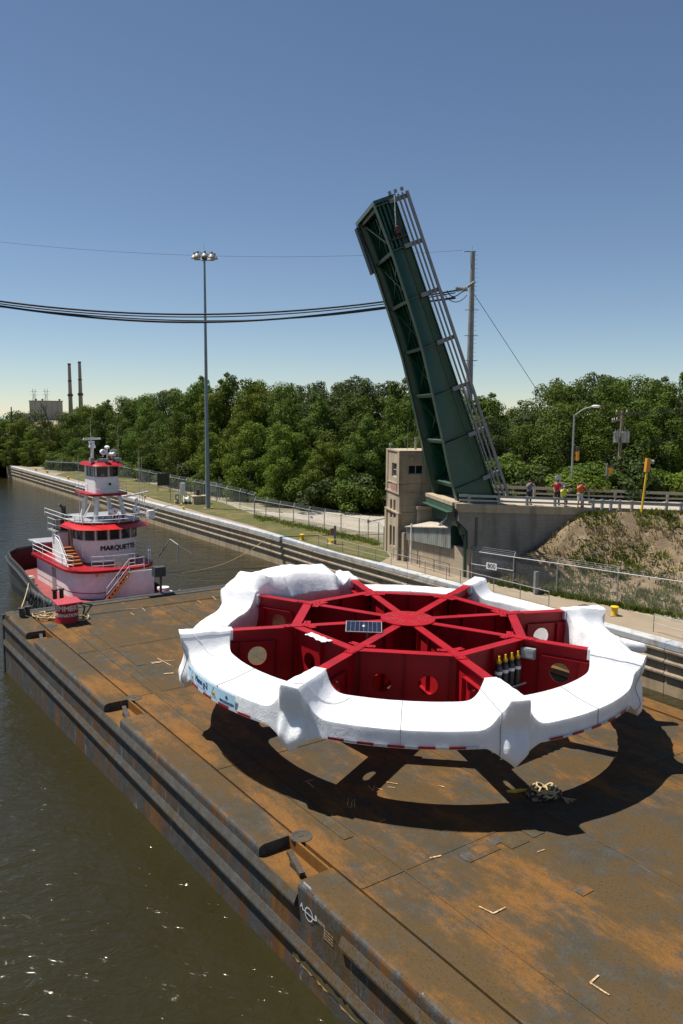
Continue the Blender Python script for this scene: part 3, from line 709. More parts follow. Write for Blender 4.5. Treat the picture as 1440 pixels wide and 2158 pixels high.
# shrink-wrapped cover: one sheet swept round the ring, tented over every girder end
NTH = 900
segs = [5, 14, 12, 6]
angf = atan2(-camL.y, -camL.x)
def adiff(a, b): return (a - b + pi) % (2 * pi) - pi
bumps = []
r4 = random.Random(5)
for k in range(8):
    for f_ in (.3, .5, .72):
        bumps.append((PH0 + (k + f_ + r4.uniform(-.05, .05)) * pi / 4, r4.choice((6.5, 7.0, 7.2)), r4.uniform(.05, .10), r4.uniform(.07, .13)))
AM = PH0 + 6.54 * pi / 4
P = []
for i in range(NTH):
    th = 2 * pi * i / NTH
    w = wo = wb = 0.0
    for k in range(8):
        x = abs(adiff(th, PH0 + k * pi / 4)) * 7.1
        if x < 1.6:
            w = max(w, max(0, 1 - max(0, x - .25) / .85) ** 3.2); wo = max(wo, sstep(.46, .25, x)); wb = max(wb, max(0, 1 - x / .75) ** 1.3)
    zo = 2.17 + .13 * cos(adiff(th, angf))
    ib = Vector((6.16, 1.33)); it = Vector((lerp(6.17, 6.06, w), lerp(2.33, 2.875, w)))
    ot = Vector((lerp(7.40, 7.60, wo), lerp(zo, 2.86, w))); ob = Vector((lerp(7.43, 7.52, wo), lerp(1.57, 1.02, wb)))
    # mound of wrapped equipment between two far girders
    am = adiff(th, AM); wm = sstep(.44, .24, abs(am))
    it = it + Vector((-1.15 * wm * sstep(.42, .2, abs(am)), .25 * wm)); ot = ot + Vector((0, .3 * wm)) 
    # slack lumpy sheet on the right-hand bay
    ar = adiff(th, PH0 + 3.5 * pi / 4); wr = sstep(.42, .22, abs(ar))
    cs = [ib, it, ot, ob, ib]; prof = []
    for q in range(4):
        for j in range(segs[q]):
            t = j / segs[q]; p = lerp(cs[q], cs[q + 1], t)
            if q == 1:
                if wm > 0:
                    lump = 1.0 + .24 * nz(th * 3.2, t * 1.6, 3.3) + .06 * nz(th * 7, t * 3, 1.1)
                    p.y += wm * min(1, sin(pi * min(1, t * 1.02 + .03)) * 1.7) ** .8 * 0.98 * lump * (1 - .30 * sstep(.0, -.35, am))
                if wr > 0: p.y += wr * sin(pi * t) * (.22 + .22 * nz(th * 14, t * 4, 7.7)) + wr * (1 - t) * .1
                for (ba, br, bh, bw) in bumps:
                    dx = adiff(th, ba) * br; dr = p.x - br; dd = (dx * dx + dr * dr) / (bw * bw)
                    if dd < 6: p.y += bh * math.exp(-dd)
                if 0 < t: p.y += -.03 * sin(pi * t) * (1 - w)
            if q == 2: p.x += wo * (.03 * max(0, 1 - t * 2.6) - .10 * math.exp(-((t - .45) / .16) ** 2) + .12 * math.exp(-((t - .85) / .15) ** 2))
            if q == 0 and wr > 0: p.x -= wr * .15 * sin(pi * t)
            prof.append(p)
    row = []
    for q_, p in enumerate(prof):
        X = Vector((p.x * cos(th), p.x * sin(th), p.y))
        n1 = nz(X.x * 1.6, X.y * 1.6, X.z * 2.2); n2 = nz(X.x * 4.5 + 9, X.y * 4.5, X.z * 1.2)
        am_ = .012 + .04 * wo + .028 * wm + .04 * wr
        p2 = p + Vector((n1 * am_ + n2 * am_ * .6, n2 * am_ * .5 + n1 * am_ * .4))
        row.append(Vector((p2.x * cos(th), p2.x * sin(th), p2.y)))
    P.append(row)
m = MB(); nv = len(P[0]); vs = [p for r_ in P for p in r_]
m.add(vs, [(i * nv + j, ((i + 1) % NTH) * nv + j, ((i + 1) % NTH) * nv + (j + 1) % nv, i * nv + (j + 1) % nv) for i in range(NTH) for j in range(nv)])
part('shrink_wrap_cover', m, M_wrap, ring, smooth=True)
# wrapped stub sticking out at the right-hand side
c0 = BMi @ hit(1310, 1352, BO + BN * 2.3, BN); d0 = Vector((c0.x, c0.y, 0)).normalized(); c0 = d0 * 7.35 + UZ * 2.15
m = MB(); m.path([c0 - d0 * .5, c0, c0 + d0 * .35 - UZ * .02, c0 + d0 * .62 - UZ * .05, c0 + d0 * .72 - UZ * .06], [.30, .25, .19, .17, .08], 12); part('wrapped_stub', m, M_wrap, ring, smooth='all')
# collars where the wrap closes on each red girder
for k in range(8):
    a_ = PH0 + k * pi / 4; m = MB(); m.beam(pol(5.98, a_, ZT - .13), pol(6.22, a_, ZT - .13), .36, .34); part('wrap_collar', m, M_wrap, ring)
# straps round the cover
def strap(a_, da=0.0):
    m = MB(); i = int((a_ % (2 * pi)) / (2 * pi) * NTH) % NTH; row = P[i]; pts = []
    for j in range(segs[0], segs[0] + segs[1] + segs[2] + 1):
        p = row[j % nv]; o = Vector((p.x, p.y, 0)).normalized() * .008 + UZ * .008; pts.append(p + o)
    m.path(pts, .011, 4); part('strap', m, pm('grey_strap', (.3, .31, .33), None, 5), ring)
for k, f_ in ((0, .5), (1, .5), (2, .02 + .93), (1, .93), (7, .55), (5, .5), (0, .06), (2, .5)):
    strap(PH0 + (k + f_) * pi / 4)
for k, sg in ((1, 1), (0, 1)):
    a0_ = PH0 + k * pi / 4; m = MB(); pts = []
    for q in range(12):
        t = q / 11; aa = a0_ + t * .17; i = int((aa % (2 * pi)) / (2 * pi) * NTH) % NTH; j = segs[0] + segs[1] - 1 - int(t * 12); p = P[i][j]; pts.append(p + UZ * .02 + Vector((p.x, p.y, 0)).normalized() * .012)
    m.path(pts, .014, 5); part('strap', m, M_white, ring)
# conspicuity tape along the bottom edge
def cpatch(a0, a1, z0, z1, R, mat, name, parent, n=6):
    m = MB(); vs = []
    for i in range(n + 1):
        a_ = lerp(a0, a1, i / n); vs += [pol(R, a_, z0), pol(R, a_, z1), pol(R - .006, a_, z0), pol(R - .006, a_, z1)]
    fs = []
    for i in range(n):
        b_ = i * 4; fs += [(b_, b_ + 4, b_ + 5, b_ + 1), (b_ + 2, b_ + 3, b_ + 7, b_ + 6), (b_, b_ + 2, b_ + 6, b_ + 4), (b_ + 1, b_ + 5, b_ + 7, b_ + 3)]
    fs += [(0, 1, 3, 2), (4 * n, 4 * n + 2, 4 * n + 3, 4 * n + 1)]
    m.add(vs, fs); return part(name, m, mat, parent, smooth=True)
M_tape_r = pm('red_reflective_tape', (0.33, 0.012, 0.02), (.25, .01, .02), 8, rough=.4); M_tape_w = pm('white_reflective_tape', (.62, .62, .64), None, 8, rough=.4)
for k in range(4):
    a0 = PH0 + k * pi / 4 + (.14 if k else .17); a1 = PH0 + (k + 1) * pi / 4 - .13; step = .098
    if k == 3: continue
    n_ = int((a1 - a0) / step)
    for q in range(n_):
        aa = a0 + q * (a1 - a0) / n_; lim = (a1 - a0) / n_
        cpatch(aa, aa + lim * .56, 1.60, 1.665, 7.475, M_tape_r, 'red_tape', ring, 3)
        cpatch(aa + lim * .57, aa + lim * .99, 1.60, 1.665, 7.474, M_tape_w, 'white_tape', ring, 2)
for k in (0, 1, 2, 3):
    a_ = PH0 + k * pi / 4; cpatch(a_ - .025, a_ + .02, 1.36, 1.42, 7.60, M_tape_r, 'red_tape', ring, 2)
# banner on the outer face
pa = BMi @ hit(397, 1410, BO + BN * 1.8, BN); pb = BMi @ hit(508, 1482, BO + BN * 1.8, BN)
A0 = PH0 + .125; A1 = PH0 + .69
AB1 = atan2(pb.y, pb.x) % (2 * pi); AB0 = max(atan2(pa.y, pa.x) % (2 * pi), PH0 + .10)
RBN = 7.462
ban = cpatch(AB0, AB1, 1.67, 2.05, RBN, pm('pale_blue_banner', (0.42, 0.66, 0.82), (.50, .72, .86), 1.2, rough=.5), 'banner', ring, 24)
BL = (AB1 - AB0) * RBN
def on_ban(m, fx, z, dr=.006):
    m.v = [pol(RBN + dr, AB0 + (fx * BL + p.x) / RBN, z + p.y) for p in m.v]; return m
M_navy = pm('navy_lettering', (.02, .04, .12), None, 5); M_sun = pm('yellow_logo_ink', (.75, .55, .02), None, 5); M_blue = pm('blue_ink', (.03, .12, .4), None, 5)
part('lettering', on_ban(text_mb('Muon g-2', .25, .010, xs=.95), .40, 1.90), M_navy, ban)
part('lettering', on_ban(text_mb('http://muon-g-2.fnal.gov', .085, 0, xs=.9), .40, 1.735), M_blue, ban)
part('lettering', on_ban(text_mb('BROOKHAVEN', .10, .006), .875, 1.755), M_navy, ban)
part('lettering', on_ban(text_mb('NATIONAL LABORATORY', .04, 0), .875, 1.695), M_navy, ban)
part('lettering', on_ban(text_mb('Fermilab', .09, .003), .045, 1.98), M_blue, ban)
def disc(r, n=18, z=0.0, sx=1.0):
    m = MB(); m.fixn = False; m.add([(r * cos(2 * pi * k / n) * sx, r * sin(2 * pi * k / n), z) for k in range(n)], [list(range(n))]); return m
for fx, zz in ((.155, 1.80), (.66, 1.81)):
    part('logo_disc', on_ban(disc(.085), fx, zz), M_sun, ban)
    part('lettering', on_ban(text_mb('g-2', .09, .004), fx, zz, .010), M_navy, ban)
    m = MB(); m.fixn = False
    for (x0, y0, x1, y1) in ((-.13, -.02, .0, .17), (.0, .17, -.03, .2), (.0, .17, .03, .21), (.07, -.07, .14, -.08)):
        d = Vector((x1 - x0, y1 - y0, 0)).normalized(); n_ = Vector((-d.y, d.x, 0)) * .008; a_ = Vector((x0, y0, 0)); b_ = Vector((x1, y1, 0)); m.add([a_ - n_, b_ - n_, b_ + n_, a_ + n_], [(0, 1, 2, 3)])
    part('logo_lines', on_ban(m, fx, zz), M_blue, ban)
    part('lettering', on_ban(text_mb('Muon storage ring', .05, 0), fx, 1.70), M_navy, ban)
part('logo_disc', on_ban(disc(.05), .875, 1.90), M_navy, ban); 
m = MB(); m.fixn = False
for q in range(8):
    a_ = q * pi / 4; m.add([(cos(a_ - .1) * .065, sin(a_ - .1) * .065, 0), (cos(a_) * .1, sin(a_) * .1, 0), (cos(a_ + .1) * .065, sin(a_ + .1) * .065, 0)], [(0, 1, 2)])
part('logo_rays', on_ban(m, .875, 1.90), M_orange, ban)

# ------------------------------------------------------------------ things fixed to or standing in the frame
sl_ = bloc(767, 1321, ZT + .10)
sol = thing('solar_panel', 'small dark solar panel tilted on a bracket inside the red frame', 'solar panel', RM @ Matrix.Translation(sl_) @ Matrix.Rotation(atan2(camL.y - sl_.y, camL.x - sl_.x) + pi / 2, 4, 'Z') @ Matrix.Rotation(radians(12), 4, 'X'))
mb = MB(); mb.b3(-.58, .58, -.36, .36, -.015, .012); part('panel_frame', mb, M_gal, sol)
M_cell = pm('solar_cells', (.012, .016, .035), (.02, .025, .05), 6, rough=.12)
for i in range(8):
    for j in range(4):
        mb = MB(); mb.b3(-.56 + i * .14 + .004, -.56 + i * .14 + .136, -.34 + j * .17 + .004, -.34 + j * .17 + .166, .012, .016); part('solar_cell', mb, M_cell, sol)
mb = MB(); mb.beam((.12, 0, -.02), (.16, .05, -.9), .07, .07); mb.beam((.14, -.1, -.42), (.14, .4, -.42), .06, .06); part('bracket', mb, M_gal, sol)
mb = MB(); mb.tube((.0, .0, .03), (.0, .0, .06), .05, .02, 8); part('sensor', mb, M_white, sol)
# gas cylinders in a rack
a3 = PH0 + 2.5 * pi / 4; q3 = Vector((cos(a3), sin(a3), 0)); e3 = Vector((-sin(a3), cos(a3), 0))
rc = q3 * (RN * cos(pi / 8) + .28)
cp = []
M_cyl = pm('black_gas_cylinder', (.02, .021, .024), (.035, .035, .04), 4, rough=.35)
first = None
gl = ['outermost black gas cylinder with yellow valve cap, left end of the rack', 'second black gas cylinder from the left in the rack', 'third black gas cylinder from the left, yellow cap', 'right end black gas cylinder beside the grey floodlight box']
for q in range(4):
    F = RM @ Matrix.Translation(rc + e3 * (.08 + q * .30) + UZ * (ZB + .02))
    if first is None:
        g = thing('gas_cylinder', gl[0], 'gas cylinder', F, 'gas cylinders in the red frame')
        mb = MB(); mb.lathe([(.115, 0), (.115, 1.12), (.105, 1.2), (.07, 1.28), (.045, 1.31)], (0, 0, 0), 16); part('cylinder_body', mb, M_cyl, g, smooth=True)
        mb = MB(); mb.lathe([(.117, .98), (.117, 1.08)], (0, 0, 0), 16); part('label_band', mb, M_white, g, smooth=True)
        mb = MB(); mb.lathe([(.05, 1.30), (.075, 1.33), (.075, 1.4), (.04, 1.46), (.03, 1.54), (.0, 1.55)], (0, 0, 0), 12); part('valve_cap', mb, M_yellow, g, smooth=True)
        first = g
    else: g = copy_tree(first, F, label=gl[q])
rk = thing('cylinder_rack', 'low steel rack rail holding four gas cylinders upright', 'rack', RM @ Matrix.Translation(rc))
mb = MB(); mb.beam(e3 * -.15 + q3 * .16 + UZ * 1.55, e3 * 1.25 + q3 * .16 + UZ * 1.55, .04, .05); part('rack_rail', mb, M_gal, rk)
mb = MB(); mb.beam(e3 * -.15 + q3 * .06 + UZ * (ZB), e3 * 1.25 + q3 * .06 + UZ * (ZB), .40, .03); part('rack_base', mb, M_dark, rk)
lb = BMi @ hit(1124, 1363, BO + BN * 2.5, BN)
a4 = PH0 + 3 * pi / 4; n4 = Vector((-sin(a4), cos(a4), 0)); r4_ = lb.x * cos(a4) + lb.y * sin(a4)
fl = thing('floodlight_box', 'grey rectangular floodlight hung on the red girder beside gas cylinders', 'floodlight', RM @ axes(pol(r4_, a4, 2.45) - n4 * .22, Vector((cos(a4), sin(a4), 0)), n4, UZ))
mb = MB(); mb.b3(-.22, .22, -.09, .09, -.16, .16); part('housing', mb, M_gal, fl)
mb = MB(); mb.b3(-.18, .18, -.105, -.091, -.12, .12); part('lens', mb, pm('frosted_lens', (.42, .45, .46), (.3, .33, .34), 8, rough=.2), fl)
mb = MB(); mb.b3(-.05, .05, .09, .22, .1, .14); part('bracket', mb, M_dark, fl)
# white rag over a beam
rg = bloc(672, 1346, ZT); m = MB(); ns = 16; G = []
for i in range(ns):
    row = []
    for j in range(8):
        x = (i / 15 - .5) * 1.05; y = (j / 7 - .5) * .30 + .05 * nz(x * 4, 0, 2); z = .05 + .05 * nz(x * 5, y * 6) - (max(0, abs(y) - .13) * (1.2 + nz(x * 6, 1))) * 1.0
        row.append(Vector((x, y, z)))
    G.append(row)
m.grid(G, ns, 8); m.add([], [])
e0 = (pol(RN, PH0 + pi / 4, 0) - pol(RN, PH0, 0)).normalized()
solo('white_rag', m, M_wrap, 'crumpled white plastic rag draped over a red beam', 'rag', RM @ axes(Vector((rg.x, rg.y, ZT + .004)), e0, UZ.cross(e0), UZ), smooth='all')
# ================================================================== BRIDGE: abutment, tower, raised leaf, road
AB_ = radians(10.0)
ER = Vector((cos(AB_), sin(AB_), 0)); WN = Vector((-sin(AB_), cos(AB_), 0))
Q0 = Vector((7.2, 47.9, 0)); BRM = axes(Q0, ER, WN, UZ); BRi = BRM.inverted()
def el(px, py, w=0.0):                                 # photo pixel -> bridge coordinates on the plane w
    return BRi @ hit(px, py, Q0 + WN * w, WN)
def ee(px, py, e=0.0):                                 # ... on the plane e
    return BRi @ hit(px, py, Q0 + ER * e, ER)
def plate_rects(m, O, X, Y, N, w, h, rects, t=0.2):
    """wall plate with rectangular openings (x0,x1,y0,y1) and real reveals"""
    O, X, Y, N = Vector(O), Vector(X), Vector(Y), Vector(N)
    P = lambda x, y, s: O + X * x + Y * y + N * (t * s)
    xs = sorted({0, w} | {v for r in rects for v in r[:2]}); ys = sorted({0, h} | {v for r in rects for v in r[2:]})
    ins = lambda x, y: any(r[0] < x < r[1] and r[2] < y < r[3] for r in rects)
    for i in range(len(xs) - 1):
        for j in range(len(ys) - 1):
            if ins((xs[i] + xs[i + 1]) / 2, (ys[j] + ys[j + 1]) / 2): continue
            for s_ in (0, 1): m.add([P(xs[i], ys[j], s_), P(xs[i + 1], ys[j], s_), P(xs[i + 1], ys[j + 1], s_), P(xs[i], ys[j + 1], s_)], [(0, 1, 2, 3)])
    for (a, b, c, d) in list(rects) + [(0, w, 0, h)]:
        for (x0, y0, x1, y1) in ((a, c, b, c), (b, c, b, d), (b, d, a, d), (a, d, a, c)):
            m.add([P(x0, y0, 0), P(x1, y1, 0), P(x1, y1, 1), P(x0, y0, 1)], [(0, 1, 2, 3)])
M_frame = pm('grey_window_frame', (.45, .45, .43), (.36, .36, .35), 6)
def window(parent, O, X, Y, N, r, nx, ny, inset=.13, fw=.05, fmat=None, blind=False):
    """framed window in opening r; N points outward"""
    O, X, Y, N = Vector(O), Vector(X), Vector(Y), Vector(N); a, b, c, d = r
    at_ = lambda x, y: O + X * x + Y * y - N * inset
    R = Matrix((X, N, Y)).transposed()
    m = MB()
    for x in (a + fw / 2, b - fw / 2): m.box(at_(x, (c + d) / 2), (fw, .06, d - c), R)
    for y in (c + fw / 2, d - fw / 2): m.box(at_((a + b) / 2, y), (b - a - 2 * fw, .055, fw), R)
    for i in range(1, nx): m.box(at_(lerp(a, b, i / nx), (c + d) / 2), (fw * .8, .05, d - c - 2 * fw), R)
    for j in range(1, ny): m.box(at_((a + b) / 2, lerp(c, d, j / ny)), (b - a - 2 * fw, .045, fw * .8), R)
    f = part('window', m, fmat or M_frame, parent)
    for i in range(nx):
        for j in range(ny):
            m = MB(); m.box(at_(lerp(a, b, (i + .5) / nx), lerp(c, d, (j + .5) / ny)) - N * .03, ((b - a) / nx, .012, (d - c) / ny), R); part('pane', m, M_glass, f)
    return f

zl_, zr_ = el(966, 1061, -1.1), el(1256, 1071, -1.1)
RS = (zr_.z - zl_.z) / (zr_.x - zl_.x)
def rz_(e): return zl_.z + RS * (e - zl_.x)            # road level
abut = thing('bridge_abutment', 'board marked concrete abutment with wing wall below the raised bridge leaf', 'abutment', BRM)
face = [(967, 1078), (1254, 1084), (1130, 1168), (1000, 1236), (989, 1236), (987, 1120), (967, 1098)]
pf = [el(x, y, -1.1) for x, y in face]
m = MB(); m.prism([(p.x, p.z) for p in pf], lambda x, z: Vector((x, -1.1, z)), lambda x, z: Vector((x, -.6, z))); part('wing_wall', m, M_concw, abut)
c_ = [el(x, y, -1.17) for x, y in ((962, 1061), (1256, 1071), (1256, 1086), (968, 1079), (962, 1072))]
m = MB(); m.prism([(p.x, p.z) for p in c_], lambda x, z: Vector((x, -1.17, z)), lambda x, z: Vector((x, -.55, z))); part('wall_coping', m, M_conc, abut)
for x_, y0, y1 in ((1003, 1090, 1152), (1006.5, 1090, 1152)):
    a_, b_ = el(x_, y0, -1.11), el(x_, y1, -1.11); m = MB(); m.b3(a_.x - .02, a_.x + .02, -1.125, -1.09, b_.z, a_.z); part('expansion_joint', m, M_dark, abut)
# lower wall along the canal
L0, L1 = Vector((-2.15, 5.96, 0)), Vector((0.23, -1.16, 0)); LD = (L1 - L0).normalized(); LN = Vector((LD.y, -LD.x, 0))
if LN.x > 0: LN = -LN
m = MB(); m.beam(L0 + Vector((0, 0, 2.1)) - LN * .25, L1 + Vector((0, 0, 2.1)) - LN * .25, .5, 3.9); part('lower_wall', m, M_conc, abut)
m = MB(); m.beam(L0 - LD * .05 + LN * .12 + UZ * 3.0, L0 + LD * .75 + LN * .12 + UZ * 3.0, .3, 2.3); part('buttress', m, M_conc, abut)
m = MB(); m.b3(.9, 2.2, -.6, 5.5, 2.0, rz_(1) - .5); part('back_wall', m, M_concw, abut)
m = MB(); m.b3(-1.3, 1.2, 4.95, 5.5, 2.0, 5.75); part('side_wall', m, M_concw, abut)
m = MB(); m.b3(-1.35, 1.1, 4.85, 5.55, 5.752, 5.95); part('side_wall_cap', m, M_conc, abut)
# seat beam and pivot girder at the canal edge of the road
M_grn = pm('bridge_green_paint', (0.010, 0.075, 0.043), (0.008, 0.058, 0.034), 1.2, rough=0.28, bump=.06, bscale=3, bdist=.05, c3=(.016, .045, .028), s3=.5)
M_grnl = pm('bridge_green_edge', (0.04, 0.10, 0.065), (0.03, .075, .05), 2, rough=.45, c3=(.09, .075, .05), s3=1.5)
ze = rz_(-.3)
m = MB(); m.beam((-.55, 5.1, ze - .05), (-.55, -.85, ze - .05), .5, .22); part('seat_beam', m, M_conc, abut)
m = MB(); m.beam((-.62, 5.0, ze - .35), (-.62, -.8, ze - .35), .3, .34); m.beam((-.78, 4.9, ze - .56), (-.78, -.7, ze - .56), .55, .05); part('pivot_girder', m, M_grnl, abut)
m = MB(); m.beam((-.3, 4.8, ze - 1.0), (-.3, -.6, ze - 1.0), .12, .9); part('pit_plate', m, M_grn, abut)
m = MB(); m.beam((-.1, -.75, ze - 1.9), (-.1, -.75, ze - .3), .3, .3); m.b3(.0, .5, -.9, -.7, 2.3, ze - .4); part('pivot_bearing', m, M_grn, abut)
m = MB(); m.path([(-.55, -.62, ze - .45), (-.45, -.55, ze - .8), (-.2, -.6, ze - 1.6), (.15, -.7, ze - 2.4), (.4, -.8, ze - 2.9)], .11, 8)
for q in range(16): m.lathe([(.12, -.02), (.16, -.02), (.16, .02), (.12, .02)], (lerp(-.5, .35, q / 15), -.66, lerp(ze - .6, ze - 2.8, q / 15)), 8)
part('pivot_rack', m, M_dark, abut)
# corrugated shed front on the lower wall
shed = thing('corrugated_shed', 'weathered corrugated metal lean-to on the lower abutment wall', 'shed', BRM)
def lw(px, py, off=.18):
    return BRi @ hit(px, py, BRM @ (L0 + LN * off), (BRM.to_3x3() @ LN))
q0, q1, q2, q3 = lw(857, 1109), lw(950, 1111), lw(950, 1156), lw(857, 1137)
n_ = 46; G = []
for i in range(n_ + 1):
    o = LN * (.05 if i % 2 else 0.0); t = i / n_; G.append([lerp(q3, q2, t) + o, lerp(q0, q1, t) + o])
m = MB(); m.grid(G, n_ + 1, 2); part('corrugated_sheet', m, pm('weathered_corrugated_sheet', (.33, .34, .29), (.24, .24, .2), 1.5, rough=.6, stretch=(1, 1, .2), c3=(.16, .12, .08), s3=2.5), shed)
bk0, bk1 = q0 - LN * 1.2 + UZ * .35 + LD * .9, q1 - LN * 1.0 + UZ * .45
m = MB(); m.add([q0 + LN * .15, q1 + LN * .15, bk1, bk0] + [p - UZ * .05 for p in (q0 + LN * .15, q1 + LN * .15, bk1, bk0)], [(0, 1, 2, 3), (4, 5, 6, 7), (0, 1, 5, 4), (1, 2, 6, 5), (2, 3, 7, 6), (3, 0, 4, 7)]); part('roof', m, pm('dusty_roof_sheet', (.46, .40, .31), (.36, .31, .24), 3), shed)
for qa, qb, bk_ in ((q1, q2, bk1), (q0, q3, bk0)):
    m = MB(); m.add([qa, qb, qb - LN * 1.0, bk_ - UZ * .05], [(0, 1, 2, 3)]); part('side_sheet', m, M_grnl, shed)
cp0, cp1 = lw(867.5, 1104, .32), lw(867.5, 1192, .32); m = MB(); m.tube((cp0.x, cp0.y, 2.25), (cp0.x, cp0.y, cp0.z), .055); solo('conduit', m, M_white, 'white vertical conduit in front of the corrugated shed', 'conduit', BRM)
m = MB(); m.path([lw(944, 1082, .1), lw(943, 1090, .15), lw(926, 1107, .1)], .07, 8); solo('drain_pipe', m, M_gal, 'pale bent drain pipe under the road edge', 'pipe', BRM, smooth=True)

# ---- control tower
tow = thing('bridge_tower', 'small square concrete control tower with steel windows beside the bridge leaf', 'control tower', BRM)
TE0, TE1, TW0, TW1 = -2.40, 0.9, 5.6, 9.4
zt_ = el(844, 953, TW0).z; zb_ = 2.0; zm_ = el(840, 1039, TW0).z
X, Y, N = Vector((1, 0, 0)), UZ, Vector((0, -1, 0))            # face towards the camera
def rr_(px0, px1, py0, py1):
    a_, b_ = el(px0, py1, TW0), el(px1, py0, TW0); return (a_.x - TE0, b_.x - TE0, a_.z - zb_, b_.z - zb_)
wr = rr_(861, 893, 980, 1000)
m = MB(); plate_rects(m, (TE0, TW0, zb_), X, Y, -N, TE1 - TE0, zt_ - zb_, [wr], .25); part('wall', m, M_conc, tow)
window(tow, (TE0, TW0, zb_), X, Y, N, wr, 2, 1, .15)
def lf(px0, px1, py0, py1):
    a_, b_ = ee(px0, py1, TE0), ee(px1, py0, TE0); return (TW1 - a_.y, TW1 - b_.y, a_.z - zb_, b_.z - zb_)
XL, NL = Vector((0, -1, 0)), Vector((-1, 0, 0)); OL = Vector((TE0, TW1, zb_))
wins = [lf(826, 836.5, 977, 1003), lf(822, 827, 1053, 1090), lf(829, 834, 1054, 1091), lf(821, 826, 1108, 1148), lf(828, 832.5, 1110, 1149)]
m = MB(); plate_rects(m, OL, XL, Y, -NL, TW1 - TW0 - .25, zt_ - zb_, [(min(r[0], r[1]), max(r[0], r[1]), r[2], r[3]) for r in wins], .25); part('wall', m, M_conc, tow)
for i, r in enumerate(wins):
    window(tow, OL, XL, Y, NL, (min(r[0], r[1]), max(r[0], r[1]), r[2], r[3]), 2 if i == 0 else 1, 2, .15, .045, None if i < 3 else M_wood)
m = MB(); m.b3(TE1 - .25, TE1, TW0 + .25, TW1, zb_, zt_); part('wall', m, M_conc, tow)
m = MB(); m.b3(TE0, TE1 - .25, TW1 - .25, TW1, zb_, zt_); part('wall', m, M_conc, tow)
m = MB(); m.b3(TE0 + .26, TE1 - .26, TW0 + .26, TW1 - .26, zt_ - .35, zt_ - .1); part('roof', m, M_conc, tow)
m = MB(); m.b3(TE0 - .06, TE1 + .06, TW0 - .06, TW1 + .06, zt_ + .002, zt_ + .10); part('roof_coping', m, M_conc, tow)
for z_, d_, h_ in ((zm_, .07, .12), (zm_ - 1.35, .10, .1), (el(840, 1020, TW0).z, .05, .07)):
    m = MB(); m.b3(TE0 - d_, TE1, TW0 - d_, TW1 + d_, z_ - h_, z_); part('band_course', m, M_conc, tow)
# pilasters
for (x0, x1, y0, y1) in ((TE0 - .05, TE0 + .52, TW0 - .05, TW0 - .002), (TE0 - .05, TE0 - .002, TW0 - .05, TW0 + .5), (TE0 - .05, TE0 - .002, TW1 - .5, TW1 + .03)):
    m = MB(); m.b3(x0, x1, y0, y1, zm_ + .002, zt_); part('pilaster', m, M_conc, tow)
m = MB(); m.b3(TE0 - .09, TE0 - .002, TW0 - .09, TW0 + .45, zb_, zm_ - 1.45); m.b3(TE0 - .09, TE0 - .002, TW1 - .45, TW1 + .09, zb_, zm_ - 1.45); part('corner_pier', m, M_conc, tow)
md = el(869, 966, TW0 - .02); m = MB(); m.lathe([(.0, 0), (.17, 0), (.15, .05), (.06, .06), (.05, .09), (0, .09)], md, 20, Matrix.Rotation(pi / 2, 3, 'X')); part('medallion', m, M_conc, tow)
rp = lf(825.5, 836.5, 1022, 1032); m = MB(); x0, x1 = min(rp[:2]), max(rp[:2]); m.box(OL + XL * (x0 + x1) / 2 + UZ * (rp[2] + rp[3]) / 2 + NL * .01, (.05, x1 - x0, rp[3] - rp[2])); part('name_plate', m, pm('red_patterned_plate', (.35, .03, .03), (.42, .34, .25), 9, .45, .55), tow)
ta = el(823, 950, 8.6); m = MB(); m.tube((TE0 + .15, 9.0, zt_ + .1), (TE0 + .15, 9.0, zt_ + .35), .04); m.box((TE0 + .15, 8.9, zt_ + .42), (.18, .3, .14)); part('camera_head', m, M_gal, tow)
m = MB(); m.tube((-.9, 7.2, zt_ - .1), (-.9, 7.2, zt_ + .85), .07, n=10); m.tube((-.9, 7.2, zt_ + .86), (-.9, 7.2, zt_ + .95), .10, n=10); part('vent_pipe', m, M_gal, tow)
m = MB(); m.tube((-1.55, 7.0, zt_ - .1), (-1.5, 7.0, zt_ + 2.1), .018, .008, 6); part('antenna', m, M_grey, tow)

# ---- raised leaf: haunched plate girders, deeper towards the pivot
t0, t1 = el(1042, 1042), el(830, 413)
LA = (t1 - t0); LL = LA.length; LA.normalize(); LT = Vector((-LA.z, 0, LA.x)); LT = LT if LT.x > 0 else -LT; LW = 4.9
leaf = thing('bridge_leaf', 'raised dark green steel bascule bridge leaf with grey side railing', 'bridge', axes(BRM @ t0, BRM.to_3x3() @ LT, BRM.to_3x3() @ Vector((0, 1, 0)), BRM.to_3x3() @ LA))
# leaf coordinates: x = 0 at the road-side flange, negative towards the underside, y = away from the camera, z = up the leaf
bot = [((p - t0).dot(LA), (p - t0).dot(LT)) for p in (el(x, y) for x, y in ((962, 1057), (947, 1000), (933, 930), (912, 835), (889, 735), (861, 643), (827, 537), (788, 433)))]
bot = [(-.9, bot[0][1] - .05)] + bot
def xb(z): return pw_lin(bot, z)
def pw_lin(tab, x):
    if x <= tab[0][0]: return tab[0][1]
    for a_, b_ in zip(tab, tab[1:]):
        if x <= b_[0]: return lerp(a_[1], b_[1], (x - a_[0]) / (b_[0] - a_[0]))
    return tab[-1][1]
LL = bot[-1][0]
st = [((el(x, y) - t0).dot(LA)) for x, y in ((890, 507), (927, 608.6), (962.6, 707), (995, 804), (1030, 899), (1062, 989))]
st = [LL - .12] + st
zz_ = [lerp(-.9, LL, i / 24) for i in range(25)]
